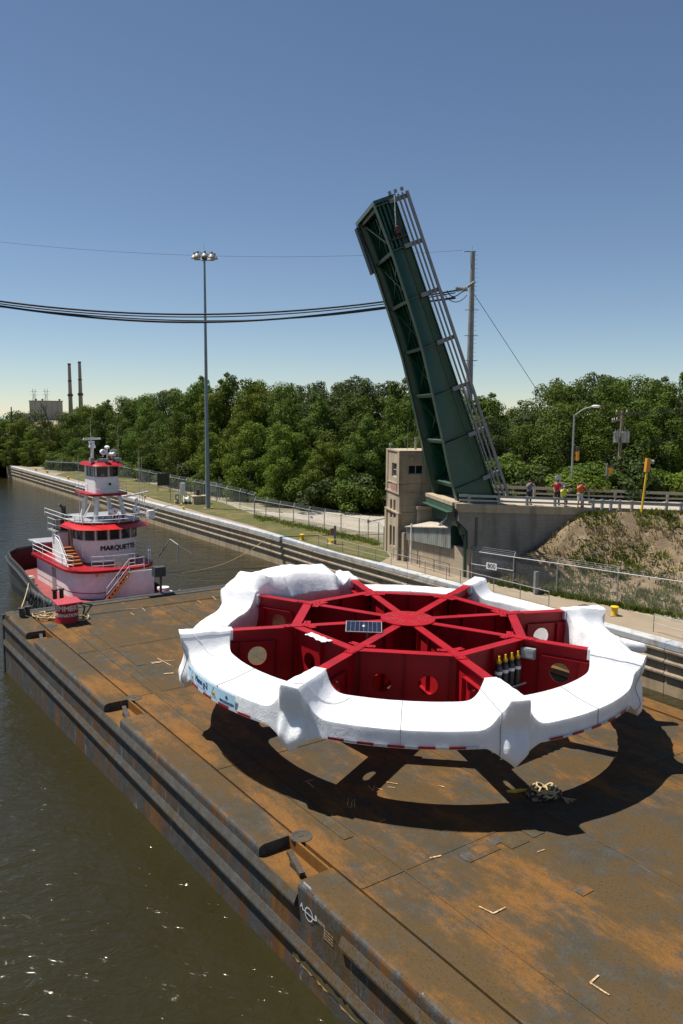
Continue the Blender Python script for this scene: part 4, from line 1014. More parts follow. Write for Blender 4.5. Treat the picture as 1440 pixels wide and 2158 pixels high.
for yy, s_ in ((0.0, -1), (LW, 1)):
    m = MB(); P_ = [(xb(z) + .05, z) for z in zz_] + [(-.05, LL), (-.05, -.9)]
    # web dished slightly between its flanges, shaped to give a lengthwise band of sheen
    nx_ = 9; G = []
    for z in zz_:
        G.append([Vector((lerp(xb(z) + .04, -.04, i / (nx_ - 1)), yy - s_ * .0 + .16 * sin(pi * i / (nx_ - 1)) * (1 if s_ < 0 else -1) * sstep(-.5, 3, z), z)) for i in range(nx_)])
    m.grid(G, len(zz_), nx_); part('girder_web', m, M_grn, leaf, smooth='all')
    m = MB()
    for z0_, z1_ in zip(zz_, zz_[1:]): m.beam((xb(z0_) + .025, yy, z0_), (xb(z1_) + .025, yy, z1_), .44, .05, (1, 0, 0))
    part('girder_flange', m, M_grnl, leaf)
    m = MB(); m.b3(-.05, 0, yy - .24, yy + .24, -.9, LL); part('girder_flange', m, M_grn, leaf)
    m = MB()
    for q in range(1, 60):
        z_ = LL * q / 60; m.tube((-.058, yy + s_ * .19, z_), (-.085, yy + s_ * .19, z_), .03, n=5)
    part('rivet_row', m, M_grn, leaf, kind='stuff')
    for z_ in st:
        m = MB(); m.prism([(xb(z_) + .05, -.03), (xb(z_) + .05, .03), (-.05, .03), (-.05, -.03)], lambda x, z: Vector((x, yy + s_ * .01 - s_ * .15 * (s_ < 0), z_ + z)), lambda x, z: Vector((x, yy + s_ * .21, z_ + z))); part('stiffener', m, M_grnl, leaf)  # lighter green stands in for sunlight on the stiffeners' top edges
ME = pm('railing_grey', (.235, .24, .25), (.19, .195, .205), 2, rough=.5)
RT = .80
for z_ in st:
    m = MB(); m.prism([(-.42, -.12), (-.42, .12), (RT, .12), (RT, -.12)], lambda x, z: Vector((x, -.30, z_ + z)), lambda x, z: Vector((x, -.14, z_ + z))); part('rail_bracket', m, ME, leaf)
for x_, w_, d_ in ((.16, .09, .06), (.42, .09, .06), (.70, .16, .10)):
    m = MB(); m.b3(x_ - w_ / 2, x_ + w_ / 2, -.30 - d_ * 1.0 - .04, -.30 - .002, -.2, LL + .1); part('railing_bar', m, ME, leaf)
m = MB(); m.b3(.04, .055, -.27, -.255, .2, LL - .1); part('handline', m, M_white, leaf)
for x_, w_ in ((.3, .12), (.7, .16)):
    m = MB(); m.b3(x_ - w_ / 2, x_ + w_ / 2, LW + .3, LW + .4, .5, LL); part('railing_bar', m, ME, leaf)
# floor beams, stringers, bracing and deck between the girders
for z_ in st:
    m = MB(); m.b3(xb(z_) * .80, -.35, .2, LW - .2, z_ - .02, z_ + .02); m.b3(xb(z_) * .86, xb(z_) * .80, .2, LW - .2, z_ - .10, z_ + .10); part('floor_beam', m, M_grnl, leaf)
for y_ in (.95, 1.7, 2.45, 3.2, 3.95):
    m = MB(); m.b3(-.72, -.50, y_ - .06, y_ + .06, .1, LL - .2); part('stringer', m, M_grn, leaf)
m = MB(); m.b3(-.42, -.36, .02, LW - .02, 0, LL - .1); part('deck_grating', m, M_grn, leaf)
for i in range(6):
    a_, b_ = st[i + 1], st[i]
    for (y0, y1) in ((.25, LW - .25), (LW - .25, .25)):
        o_ = .72 if y0 < 1 else .66
        m = MB(); m.beam((xb(a_) * o_, y0, a_ + .1), (xb(b_) * o_, y1, b_ - .1), .06, .06, (1, 0, 0)); part('bracing', m, M_grn if i or y0 > 1 else M_gal, leaf)
xe = xb(LL)
m = MB(); m.b3(xe - .02, .05, -.22, LW + .2, LL + .002, LL + .2); part('end_beam', m, M_grn, leaf)
for x_ in (-.25, .1, .5):
    m = MB(); m.b3(x_ - .07, x_ + .07, -.34, -.16, LL + .21, LL + .4); part('end_lug', m, ME, leaf)
for q in range(4):
    x_ = lerp(xe + .25, -.3, q / 3); m = MB(); m.b3(x_ - .05, x_ + .05, -.10, .05, st[1] + .1, LL - .05); part('end_rib', m, M_grn, leaf)
m = MB(); m.b3(xe - .18, xe - .03, LW - .3, LW + .3, LL - 3.1, LL - .15); part('fender_plate', m, pm('slate_plate', (.06, .09, .10), (.05, .075, .085), 2), leaf)
m = MB(); m.tube((-.08, -.42, LL + .1), (xe * .45, -.42, LL - 1.5), .03); part('light_rod', m, M_white, leaf)
m = MB(); m.lathe([(.06, .18), (.16, .1), (.2, -.1), (.2, -.3), (.0, -.3)], (xe * .45, -.42, LL - 1.65), 10); m.beam((xe * .8, -.35, LL - 2.15), (xe * .1, -.35, LL - 2.15), .08, .08, (0, 1, 0)); part('navigation_light', m, pm('dark_red_lamp', (.09, .03, .03), (.06, .03, .03), 4), leaf)

# ---- road and rails
m = MB(); E0, E1 = -.35, 60
m.prism([(E0, rz_(E0)), (12, rz_(12)), (22, rz_(22)), (E1, rz_(22) + .02), (E1, 2), (3.0, 2), (2.2, rz_(1) - .6), (E0, rz_(E0) - .4)], lambda x, z: Vector((x, -.58, z)), lambda x, z: Vector((x, 5.4, z)))
o = solo('road', m, M_road, kind='structure', frame=BRM)
def rzz(e): return rz_(min(e, 22))
def guard(name, label, e0, e1, w, posts, bars, pm_=M_gal, ph=.55, pw=.15):
    g = thing(name, label, 'guardrail', BRM)
    for e in posts:
        m = MB(); m.b3(e - pw / 2, e + pw / 2, w - .04, w + .1, rzz(e) - .1, rzz(e) + ph); part('post', m, pm_, g)
    for z_, h_ in bars:
        m = MB(); n = max(1, int((e1 - e0) / 3))
        for q in range(n):
            a_, b_ = lerp(e0, e1, q / n), lerp(e0, e1, (q + 1) / n); m.beam((a_, w - .09, rzz(a_) + z_), (b_, w - .09, rzz(b_) + z_), .06, h_)
        part('rail', m, pm_, g)
    return g
ex = lambda px, w=-.9: el(px, 1058, w).x
guard('bridge_railing', 'grey two bar railing along the top of the wing wall', ex(968), ex(1246), -.85, [ex(x) for x in (990, 1052, 1112, 1171, 1229)], ((.47, .15), (.2, .11)))
guard('road_guardrail', 'galvanised guardrail on square posts above the dry earth bank', ex(1238), 34, -.95, [ex(x) for x in (1250, 1269, 1287.5, 1306, 1332, 1405, 1436, 1480)] + [24, 26, 28, 30, 32], ((.38, .2), (.40, .03)))
guard('far_guardrail', 'long weathered guardrail on the far side of the road', 2.6, 36, 5.2, [3 + 2.0 * q for q in range(17)], ((.62, .2), (.25, .12)), pm('weathered_rail', (.33, .30, .24), (.26, .24, .2), 2))
# ---- earth bank
zfen = lambda x, y: at(x, y, WZ)
Bt = [BRM @ Vector((0.25, -1.05, 2.2))] + [zfen(x, y) - Vector((0, 0, .04)) for x, y in ((1010, 1220), (1045, 1229), (1082, 1236), (1130, 1245), (1173, 1252), (1235, 1264), (1300, 1275), (1370, 1288), (1440, 1298), (1520, 1312))]
wb = [el(x, y, -1.08) for x, y in ((989, 1232), (1040, 1215), (1085, 1192), (1130, 1167), (1190, 1126), (1250, 1085))]
Tt = [BRM @ Vector((p.x, -1.0, p.z)) for p in wb] + [BRM @ Vector((e, -1.0, rzz(e) - .12)) for e in (11.5, 13, 16, 20, 26, 34)]
def resample(P, n):
    cs = [0]
    for a_, b_ in zip(P, P[1:]): cs.append(cs[-1] + (b_ - a_).length)
    out = []
    for i in range(n):
        s_ = cs[-1] * i / (n - 1); k = 0
        while k < len(cs) - 2 and s_ > cs[k + 1]: k += 1
        out.append(lerp(P[k], P[k + 1], (s_ - cs[k]) / max(1e-6, cs[k + 1] - cs[k])))
    return out
NU, NV = 150, 60
Bs, Ts = resample(Bt, NU), resample(Tt, NU); BG = []
for i in range(NU):
    row = []
    for j in range(NV):
        t = j / (NV - 1); p = lerp(Bs[i], Ts[i], t); pro = (t - .16 * sin(2 * pi * t) * .5) ; zz = lerp(Bs[i].z, Ts[i].z, min(1, 1.12 * pro if pro < .9 else 1))
        ed = sin(pi * t) * min(1, i / 12)
        p = Vector((p.x, p.y, zz + ed * (.28 * nz(p.x * .8, p.y * .8, 1) + .12 * nz(p.x * 2.3, p.y * 2.3, 4) + .05 * nz(p.x * 7, p.y * 7, 2)))); row.append(p)
    BG.append(row)
m = MB(); m.grid(BG, NU, NV); m.fixn = True
solo('embankment', m, M_bank, kind='structure', smooth='all')
# wooded rise behind the road
m = MB(); tw_ = [BRM @ Vector((e, 5.3, rzz(e) - .15)) for e in (5.5, 10, 20, 40, 80)] ; bw_ = [BRM @ Vector((e, 60, 5.2)) for e in (15, 18, 24, 40, 80)]
m.grid([[a_, b_] for a_, b_ in zip(tw_, bw_)], 5, 2)
lo_ = [BRM @ Vector((4.2, 5.6, 2.2)), BRM @ Vector((10, 62, 2.2))]
m.add([tw_[0], bw_[0], lo_[1], lo_[0]], [(0, 1, 2, 3)])
solo('wooded_rise', m, M_ground, kind='structure')

# ================================================================== FENCES, RAILS, SIGNS, QUAY FURNITURE
def chain_fence(name, label, base, h, outr=(0, 0), pitch=.075, skip=(), arms=True, cat='fence'):
    """posts on base points, top rail, real wire mesh, slanted arms with barbed wire"""
    f = thing(name, label, cat)
    for i, p in enumerate(base):
        m = MB(); m.tube(p - UZ * .2, p + UZ * h, .035, n=8)
        if arms: m.tube(p + UZ * h, p + UZ * (h + .28) + Vector((outr[0], outr[1], 0)) * .25, .02, n=6)
        part('post', m, M_gal, f)
    for i in range(len(base) - 1):
        a_, b_ = base[i], base[i + 1]; d = b_ - a_; L = d.length; d.normalize()
        m = MB(); m.tube(a_ + UZ * h, b_ + UZ * h, .028, n=6); part('top_rail', m, M_gal, f)
        m = MB(); nx = Vector((-d.y, d.x, 0)).normalized() * .04; w = .003
        n = int((L + h) / pitch)
        for q in range(n):
            s0 = q * pitch
            for dr in (1, -1):
                # wire starts at the bottom (or side) and climbs at 45 degrees
                x0, z0 = (s0 - h, 0) if True else 0; x1, z1 = s0, h
                if x0 < 0: z0 += -x0; x0 = 0
                if x1 > L: z1 -= x1 - L; x1 = L
                if z1 - z0 < .02: continue
                if dr < 0: x0, x1 = L - x0, L - x1
                A_ = a_ + d * x0 + UZ * z0 + nx; B_ = a_ + d * x1 + UZ * z1 + nx; pn = (d - UZ * dr).normalized() * w
                m.add([A_ - pn, A_ + pn, B_ + pn, B_ - pn], [(0, 1, 2, 3)])
        m.fixn = False; part('wire_mesh', m, M_gal, f, kind='stuff')
        if arms:
            m = MB()
            for q in range(3):
                o = UZ * (h + .28 * (q + 1) / 3) + Vector((outr[0], outr[1], 0)) * .25 * (q + 1) / 3; m.tube(a_ + o, b_ + o, .007, n=3)
            part('barbed_wire', m, M_gal, f)
    return f
B2 = lambda L, z=WZ: [at(x, y, z) for x, y in L]
chain_fence('chain_link_fence', 'chain link fence with barbed wire in front of the earth bank', B2([(994, 1221), (1081.6, 1237), (1173, 1253), (1300, 1276), (1445, 1301), (1600, 1330)]), 1.72, (.5, .85))
chain_fence('chain_link_fence', 'chain link fence between the grass verge and pale gravel lot', B2([(537, 1087), (560.8, 1091.8), (589.5, 1098), (618.6, 1104), (651, 1112), (683.5, 1118.5), (718.8, 1125.8), (757, 1133), (776, 1137), (798, 1143), (809, 1155)]), 1.55, (.5, .85))
chain_fence('chain_link_fence', 'long chain link fence along the trees beyond the tall light mast', B2([(97, 995), (130, 996.5), (180, 999), (222, 1002.5), (262, 1009), (290, 1016), (315, 1022), (337, 1028), (359, 1034), (377, 1038.5), (393, 1042), (410, 1046), (430, 1051), (456, 1057.5), (478, 1063), (506, 1071), (536, 1080)]), 1.75, (.4, .9), .09)
def sign800(label, px, py, w, P, n, up=.0):
    c = hit(px, py, P, n); x = UZ.cross(n); x.normalize()
    if x.dot(cam_x) < 0: x = -x
    nn = x.cross(UZ); F = axes(c, x, UZ, nn)
    s = thing('number_sign', label, 'sign', F); m = MB(); m.b3(-w * .5, w * .5, -w * .27, w * .27, -.01, .0); part('sign_board', m, M_white, s)
    t = text_mb('800', w * .52, .004 * w); t.v = [p + Vector((0, 0, .006)) for p in t.v]; part('lettering', t, M_ink, s)
fA = B2([(994, 1221), (1081.6, 1237), (537, 1087), (809, 1155), (651, 1112), (683.5, 1118.5)])
n_f = (fA[1] - fA[0]).normalized().cross(UZ); n_f = -n_f if n_f.dot(CAM - fA[0]) < 0 else n_f
sign800('white sign reading 800 on the chain link fence before the bank', 1036, 1193.5, .72, fA[0] + n_f * .07, n_f)
n_g = (fA[5] - fA[4]).normalized().cross(UZ); n_g = -n_g if n_g.dot(CAM - fA[4]) < 0 else n_g
sign800('small white sign reading 800 on the fence by the grass verge', 657, 1090, .45, fA[4] + n_g * .06, n_g)
m = MB(); p_ = fA[0]; q_ = fA[1]; m.tube(p_ + UZ * .95 + n_f * .05, q_ + UZ * .95 + n_f * .05, .022, n=6); solo('fence_brace', m, M_gal, 'horizontal brace pipe under the 800 sign on the fence', 'pipe')

def handrail(name, label, base, h=.82, mat=M_gal):
    f = thing(name, label, 'handrail')
    for p in base:
        m = MB(); m.tube(p - UZ * .05, p + UZ * h, .022, n=6); part('post', m, mat, f)
    for z_ in (h, h * .5):
        for a_, b_ in zip(base, base[1:]):
            m = MB(); m.tube(a_ + UZ * z_, b_ + UZ * z_, .019, n=6); part('rail', m, mat, f)
def sof(px, py):                                     # parameter along the coping nearest to a pixel's quay point
    p = at(px, py, WZ); best = min((( qpos(s_ * .25, .3) - p).length, s_ * .25) for s_ in range(int(WLEN * 4))); return best[1]
handrail('quay_handrail', 'pipe handrail along the coping below the control tower', [qpos(sof(x, y), .42) for x, y in ((672.6, 1150), (693, 1156), (726, 1163.5), (757.7, 1173), (791.7, 1182), (828, 1190), (866.6, 1200), (908, 1209), (952, 1220), (985, 1229), (1052, 1246), (1106, 1262), (1165, 1278))])
handrail('quay_handrail', 'short pipe handrail at the right end of the promenade', [at(1377, 1331, WZ), at(1440, 1350, WZ), at(1520, 1376, WZ)])
handrail('ramp_handrail', 'dark pipe railing against the lower abutment wall', [BRM @ (L0 + LD * t + LN * .55 + UZ * WZ) for t in (-.1, 1.5, 3.1, 4.7, 6.3)], .75, M_dark)

boll = None
def bollard(px, py, label, black=False, s=1.0):
    global boll
    F = Matrix.Translation(at(px, py, WZ - .01)) @ Matrix.Scale(s, 4)
    if boll is None:
        boll = thing('yellow_bollard', label, 'bollard', F, 'yellow mooring bollards on the quay')
        m = MB(); m.lathe([(.17, 0), (.16, .03), (.15, .36), (.20, .39), (.21, .44), (.17, .47), (0, .475)], (0, 0, 0), 16); part('bollard_post', m, M_yellow, boll, smooth=True)
        m = MB(); m.b3(-.26, .26, -.26, .26, .0, .02); part('base_plate', m, M_path, boll)
        return boll
    return copy_tree(boll, F, label=label)
bollard(1295, 1297, 'yellow bollard on the promenade right of the ring')
bollard(637, 1138, 'yellow bollard on the coping left of the red notice post')
bollard(387, 1074, 'dark topped yellow bollard in front of the tall light mast', s=0.70)
bollard(370, 1062, 'yellow bollard beside the grey electrical cabinets', s=0.75)
bollard(306, 1050, 'yellow bollard near the dark notice board', s=0.70)
bollard(299, 1045, 'small yellow bollard just beyond the one near the notice board', s=0.70)
bollard(144, 1010, 'yellow bollard far along the wall, left of the tug mast', s=.9)
bollard(100, 997, 'yellow bollard near the start of the long fence', s=.9)
bollard(76, 992, 'yellow bollard by the grass at the far wall end', s=.9)
bollard(26, 977, 'furthest yellow bollard at the end of the wall', s=.9)
bollard(20, 976, 'yellow bollard at the outer corner of the far wall end', s=.9)
kp = at(698, 1146, WZ); kv = thing('mooring_kevel', 'yellow horned mooring kevel on the quay by a steel post', 'kevel', frame(kp, -.9))
m = MB(); m.b3(-.12, .12, -.1, .1, 0, .22); m.beam((-.42, 0, .3), (.42, 0, .3), .11, .1); m.tube((-.42, 0, .3), (-.52, 0, .38), .06); m.tube((.42, 0, .3), (.52, 0, .38), .06); part('horns', m, M_yellow, kv)
m = MB(); m.b3(-.3, .3, -.2, .2, -.02, .03); part('base_plate', m, M_white, kv)
rp_ = at(706, 1147, WZ); ps = thing('notice_post', 'square steel post with red notice panel beside the kevel', 'post', frame(rp_, .2))
m = MB(); m.b3(-.09, .09, -.09, .09, -.02, 1.42); part('post', m, M_grey, ps)
m = MB(); m.b3(-.36, -.10, -.05, .0, .72, 1.22); part('notice', m, pm('red_notice', (.28, .05, .05), (.45, .35, .32), 14, .5, .62), ps)
p_ = at(1129, 1252, WZ); ps = thing('steel_post', 'plain grey square steel post behind the promenade', 'post', frame(p_, .3))
m = MB(); m.b3(-.10, .10, -.10, .10, -.05, 1.25); part('post', m, M_grey, ps); m = MB(); m.b3(.12, .4, .0, .25, -.02, .3); part('stone', m, pm('brown_stone', (.13, .09, .07), None, 3), ps)
m = MB(); p_ = at(1241, 1278, WZ + .02); m.box(p_ - UZ * .02, (.9, .55, .05), Matrix.Rotation(-.9, 3, 'Z')); solo('access_cover', m, M_rail, 'rusty steel access cover set in the promenade', 'cover')
# notice board, cabinets, winch and box near the mast
bp = at(345, 1036, WZ); nb = thing('notice_board', 'large dark board on thin legs by the long fence', 'board', frame(bp, .35))
m = MB(); m.b3(-.75, .75, -.05, .05, .75, 2.3); part('board', m, pm('dark_board', (.035, .035, .03), (.05, .05, .045), 3), nb)
for x_ in (-.7, .7):
    m = MB(); m.tube((x_, 0, -.1), (x_, 0, 2.3), .03); part('leg', m, M_dark, nb)
cf = at(373, 1061, WZ); cab = thing('electrical_cabinet', 'low grey electrical cabinet beside the yellow bollard', 'cabinet', frame(cf, .4))
m = MB(); m.b3(-.22, .22, -.2, .2, 0, 1.05); part('cabinet', m, M_grey, cab); m = MB(); m.b3(-.08, .12, -.225, -.202, .55, .85); part('label_plate', m, M_white, cab)
cf = at(388, 1056, WZ); cab = thing('electrical_cabinet', 'tall white electrical cabinet on an open pipe frame', 'cabinet', frame(cf, .4))
m = MB(); m.b3(-.38, .12, -.2, .25, .75, 2.05); part('cabinet', m, M_white, cab)
for x_, y_ in ((-1.5, 0), (.1, .2), (-.4, -.1), (.9, .4)):
    m = MB(); m.tube((x_, y_, 0), (x_, y_, 2.3), .025, n=6); part('leg', m, M_rail, cab)
m = MB(); m.tube((-1.5, 0, 2.3), (.9, .4, 2.3), .025, n=6); m.tube((-.4, -.1, 2.3), (.1, .2, 2.3), .025, n=6); part('pipe_frame', m, M_rail, cab)
wf = at(402, 1062, WZ); wch = thing('winch', 'pale grey winch with two drums on a concrete pad', 'winch', frame(wf, .3))
m = MB(); m.b3(-1.1, 1.2, -.5, .7, -.03, .05); part('pad', m, M_path, wch)
for x_ in (-.5, .35):
    m = MB(); m.lathe([(.42, -.25), (.42, -.2), (.25, -.18), (.25, .18), (.42, .2), (.42, .25)], (x_, 0, .48), 16, Matrix.Rotation(pi / 2, 3, 'Y')); part('winch_drum', m, M_white, wch, smooth=True)
m = MB(); m.b3(-.9, .8, -.3, -.22, .05, .2); m.b3(-.9, .8, .22, .3, .05, .2); m.b3(.62, .95, -.25, .3, .05, 1.55); part('winch_frame', m, M_dark, wch)
xf_ = at(422, 1062, WZ); m = MB(); m.b3(-.85, .85, -.55, .55, -.02, .85); m.b3(-.92, .92, -.62, .62, .852, .93); solo('concrete_box', m, M_conc, 'tan lidded concrete box next to the tall mast', 'box', frame(xf_, .42))
mp = at(452, 1053, WZ); mt = thing('meter_box', 'grey meter box on posts by the fence behind the mast', 'meter box', frame(mp, .3))
m = MB(); m.b3(-.4, .3, -.1, .1, .9, 2.0); part('box', m, M_gal, mt)
for x_ in (-.4, .35, .6):
    m = MB(); m.tube((x_, .05, -.1), (x_, .05, 2.1 if x_ < .5 else 2.6), .04, n=6); part('leg', m, M_gal, mt)

# ---- high mast light
mpos = at(438.6, 1072, WZ); mast = thing('light_mast', 'tall blue grey high mast pole with a crown of floodlights', 'light mast', frame(mpos))
HM = (1072 - 553) / FPX * (mpos - CAM).y * 1.01
m = MB(); m.tube((0, 0, 0), (0, 0, HM), .24, .10, 16); part('pole', m, M_mast, mast, smooth=True)
m = MB(); m.b3(-.45, .45, -.45, .45, -.1, .06); part('footing', m, M_path, mast)
for i in range(8):
    a_ = i * pi / 4 + .2; c_ = Vector((cos(a_) * .98, sin(a_) * .98, HM - .35)); m = MB()
    m.tube((0, 0, HM - .05), c_ + UZ * .45, .03, n=6); m.lathe([(.05, .5), (.13, .45), (.14, .2), (.26, .12), (.36, -.12), (.33, -.13), (.0, -.08)], c_, 14); part('floodlight', m, M_gal, mast, smooth=True)
m = MB(); m.lathe([(.12, -.6), (.28, -.5), (.28, -.1), (.1, 0)], (0, 0, HM), 12); m.tube((0, 0, HM), (0, 0, HM + .9), .012, n=5); part('head_frame', m, M_dark, mast)

# ---- roadside posts
lp = BRM @ Vector((el(1205.5, 1036, 5.9).x, 5.9, 0)); lpz = rzz(el(1205.5, 1036, 5.9).x) - .2
lt = el(1210.5, 874, 5.9); lam = thing('street_lamp', 'slim grey street lamp with one arm beyond the road', 'street lamp', BRM @ Matrix.Translation(Vector((lt.x, 5.9, lpz))))
hl = lt.z - lpz; m = MB(); m.tube((0, 0, 0), (0, 0, hl), .085, .055, 10); part('pole', m, M_gal, lam, smooth=True)
la = el(1250, 857, 5.2) - Vector((lt.x, 5.9, lpz)); m = MB(); m.path([Vector((0, 0, hl - .05)), lerp(Vector((0, 0, hl)), la, .55) + UZ * .12, la], .035, 8); part('arm', m, M_gal, lam, smooth=True)
m = MB(); m.sphere(la + Vector((.22, 0, .02)), .33, 12, 6, (1.0, .5, .32)); part('lamp_head', m, M_white, lam, smooth='all')
m = MB(); c_ = el(1216.5, 960, 5.8) - Vector((lt.x, 5.9, lpz)); m.b3(c_.x - .1, c_.x + .1, c_.y - .12, c_.y + .12, c_.z - .35, c_.z + .3); sg = thing('traffic_signal', 'yellow traffic signal fixed to the street lamp pole', 'traffic signal', BRM @ Matrix.Translation(Vector((lt.x, 5.9, lpz))))
part('housing', m, M_orange, sg); m = MB(); m.b3(c_.x - .12, c_.x + .12, c_.y - .14, c_.y + .14, c_.z + .302, c_.z + .6); m.b3(-.0, c_.x - .1, c_.y, c_.y + .05, c_.z - .05, c_.z + .05); part('hood', m, M_dark, sg)
ys = el(1352, 1087, -1.5); yt = el(1366, 968, -1.5); sg = thing('traffic_signal', 'orange yellow signal head on a leaning yellow post by the bank', 'traffic signal', BRM @ Matrix.Translation(Vector((ys.x, -1.5, ys.z))))
d_ = Vector((yt.x - ys.x, 0, yt.z - ys.z)); m = MB(); m.lathe([(.26, 0), (.22, .06), (.12, .12), (.09, .3), (.075, .35)], (0, 0, 0), 12); m.tube((0, 0, .3), d_ * .8, .07, .055, 10); part('post', m, M_yellow, sg, smooth=True)
m = MB(); m.beam(d_ * .78, d_ * 1.02, .24, .26, (0, -1, 0)); part('signal_head', m, M_orange, sg)
m = MB(); m.tube(d_ * .96 + Vector((.12, 0, 0)), d_ * .955 + Vector((.36, -.05, 0)), .12, .13, 12); m.tube(d_ * .85 + Vector((.12, 0, 0)), d_ * .845 + Vector((.22, -.05, 0)), .1, .1, 12); part('hood', m, M_gal, sg)
m = MB(); m.b3(-.3, .3, -.25, .25, -.3, -.0); part('footing', m, M_conc, sg)
pp = el(1275.5, 1040, 6.0); pt = el(1278, 976, 6.0); sg = thing('traffic_signal', 'small yellow signal on a grey post near the utility pole', 'traffic signal', BRM @ Matrix.Translation(Vector((pp.x, 6.0, rzz(pp.x) - .3))))
hp = pt.z - rzz(pp.x) + .3; m = MB(); m.tube((0, 0, 0), (.04, 0, hp), .07, .06); part('post', m, M_gal, sg); m = MB(); m.b3(.12, .42, -.15, .15, hp - .75, hp - .3); part('housing', m, M_orange, sg)
m = MB(); m.b3(.1, .48, -.2, .0, hp - .3, hp - .2); m.tube((.28, 0, hp - .2), (-.2, 0, hp + .1), .025); part('hood', m, M_dark, sg); m = MB(); m.b3(.02, .16, -.1, .1, hp - 2.0, hp - .8); part('control_box', m, M_grey, sg)
# barrier boom
gp_ = el(1186, 1022, 5.5); ge = el(1276, 1029, 5.5); gt = thing('barrier_gate', 'red and white striped barrier boom across the road', 'barrier', BRM)
NB = 9
for q in range(NB):
    a_, b_ = lerp(gp_, ge, q / NB), lerp(gp_, ge, (q + 1) / NB); m = MB(); m.beam(a_ + LD * .001, b_ - (b_ - a_) * .002, .05, .17); part('boom_stripe', m, M_white if q % 2 == 0 else M_red, gt)
m = MB(); m.b3(gp_.x - .55, gp_.x + .1, 5.4, 5.7, gp_.z - .1, gp_.z + .18); m.b3(gp_.x - .45, gp_.x - .2, 5.42, 5.68, rzz(gp_.x) - .2, gp_.z - .1); part('gate_housing', m, M_gal, gt)
m = MB(); m.lathe([(0, -.05), (.24, -.05), (.24, .05), (0, .05)], gp_ + Vector((-.35, 0, .45)), 16, Matrix.Rotation(pi / 2, 3, 'X')); part('gate_lamp', m, M_gal, gt)
# utility pole with transformers
up_ = el(1300.5, 1042, 8.0); ut = el(1305.5, 866, 8.0); uz0 = rzz(up_.x) - .5
pole = thing('utility_pole', 'wooden utility pole carrying three grey transformer cans', 'utility pole', BRM @ Matrix.Translation(Vector((up_.x, 8.0, uz0))))
hU = ut.z - uz0; m = MB(); m.tube((0, 0, 0), (.12, 0, hU), .15, .10, 12); part('pole', m, M_wood, pole, smooth=True)
for x_, y_ in ((-.32, -.1), (.12, -.32), (.52, -.05)):
    m = MB(); c_ = Vector((x_, y_, hU * .66)); m.lathe([(.0, 0), (.2, .02), (.2, .72), (.21, .74), (.2, .8), (0, .82)], c_, 14); m.tube(c_ + Vector((-.08, 0, .8)), c_ + Vector((-.1, 0, .98)), .025); m.tube(c_ + Vector((.08, 0, .8)), c_ + Vector((.1, 0, .98)), .025); part('transformer', m, M_gal, pole, smooth=True)
m = MB(); m.beam((-.75, -.12, hU * .88), (.35, -.12, hU * .92), .09, .1); m.beam((-.45, -.12, hU * .97), (.5, -.12, hU * .97), .09, .1); part('crossarm', m, M_wood, pole)
m = MB()
for x_, z_ in ((-.7, .9), (-.55, .905), (-.35, .91), (-.4, .99), (.4, .99)): m.tube((x_, -.12, hU * z_), (x_, -.12, hU * z_ + .15), .04, n=6)
part('insulator', m, M_white, pole)

# ---- transmission pole and cables
D_P = 72.0; pb_ = atd(984, 1000, D_P); ptop = atd(986.5, 530, D_P); tp = thing('transmission_pole', 'tall grey steel power pole with climbing pegs behind the leaf', 'power pole', frame((pb_.x, D_P, 2.0)))
hP = ptop.z - 2.0; m = MB(); m.tube((0, 0, 0), (.05, 0, hP), .42, .20, 14); part('pole', m, pm('pole_grey', (.28, .275, .265), (.22, .215, .21), 1.5, rough=.55, metal=.1), tp, smooth=True)
zi = lambda py: atd(985, py, D_P).z - 2.0
m = MB(); m.beam((-.7, 0, hP), (.35, 0, hP), .06, .07); m.tube((0, 0, hP), (0, 0, hP + .5), .012, n=5); part('top_arm', m, M_grey, tp)
m = MB()
for q in range(26): z_ = zi(770) + q * .38; m.tube((.2, -.1, z_), (.52, -.15, z_), .014, n=4)
part('climbing_pegs', m, M_grey, tp, kind='stuff')
for py in (654, 708, 760):
    m = MB(); m.beam((-.55, -.25, zi(py)), (.65, -.25, zi(py)), .05, .05); part('band', m, M_grey, tp)
for (x0, y0, x1, y1, n_) in ((985, 607, 962, 612, 5), (986, 604, 1001, 594, 4), (985, 610, 960, 606, 5)):
    A_ = atd(x0, y0, D_P - .4) - Vector((pb_.x, D_P, 2.0)); B_ = atd(x1, y1, D_P - .9) - Vector((pb_.x, D_P, 2.0)); m = MB(); m.tube(A_, B_, .05, n=6)
    for q in range(n_): c_ = lerp(A_, B_, (q + .5) / n_); d_ = (B_ - A_).normalized() * .07; m.tube(c_ - d_, c_ + d_, .15, .13, 8)
    part('insulator', m, M_gal, tp)
def cable(label, px, D0, D1, r, n=26, sub=True):
    """px: photo points along the cable; depth runs evenly from D0 to D1"""
    xs = [p[0] for p in px]; P_ = []
    for i in range(n):
        x = lerp(xs[0], xs[-1], i / (n - 1)); k = 0
        # smooth interpolation through the points (Lagrange)
        y = sum(px[a][1] * math.prod((x - px[b][0]) / (px[a][0] - px[b][0]) for b in range(len(px)) if b != a) for a in range(len(px)))
        P_.append(atd(x, y, lerp(D0, D1, i / (n - 1))))
    m = MB(); m.path(P_, r, 5); return solo('overhead_cable', m, M_wire, label, 'cable', smooth='all')
cable('upper thick overhead cable sagging from the left to the pole', [(-60, 626), (400, 662.5), (800, 637), (962, 612)], 60, D_P - 1, .075)
cable('lower thick overhead cable of the pair, closest below the upper one', [(-60, 631), (400, 668), (800, 642), (960, 617)], 60.5, D_P - 1, .05)
cable('lowest heavy overhead cable with a kink at left', [(-60, 636), (230, 672), (430, 679), (800, 649), (960, 628)], 60, D_P - 1, .085)
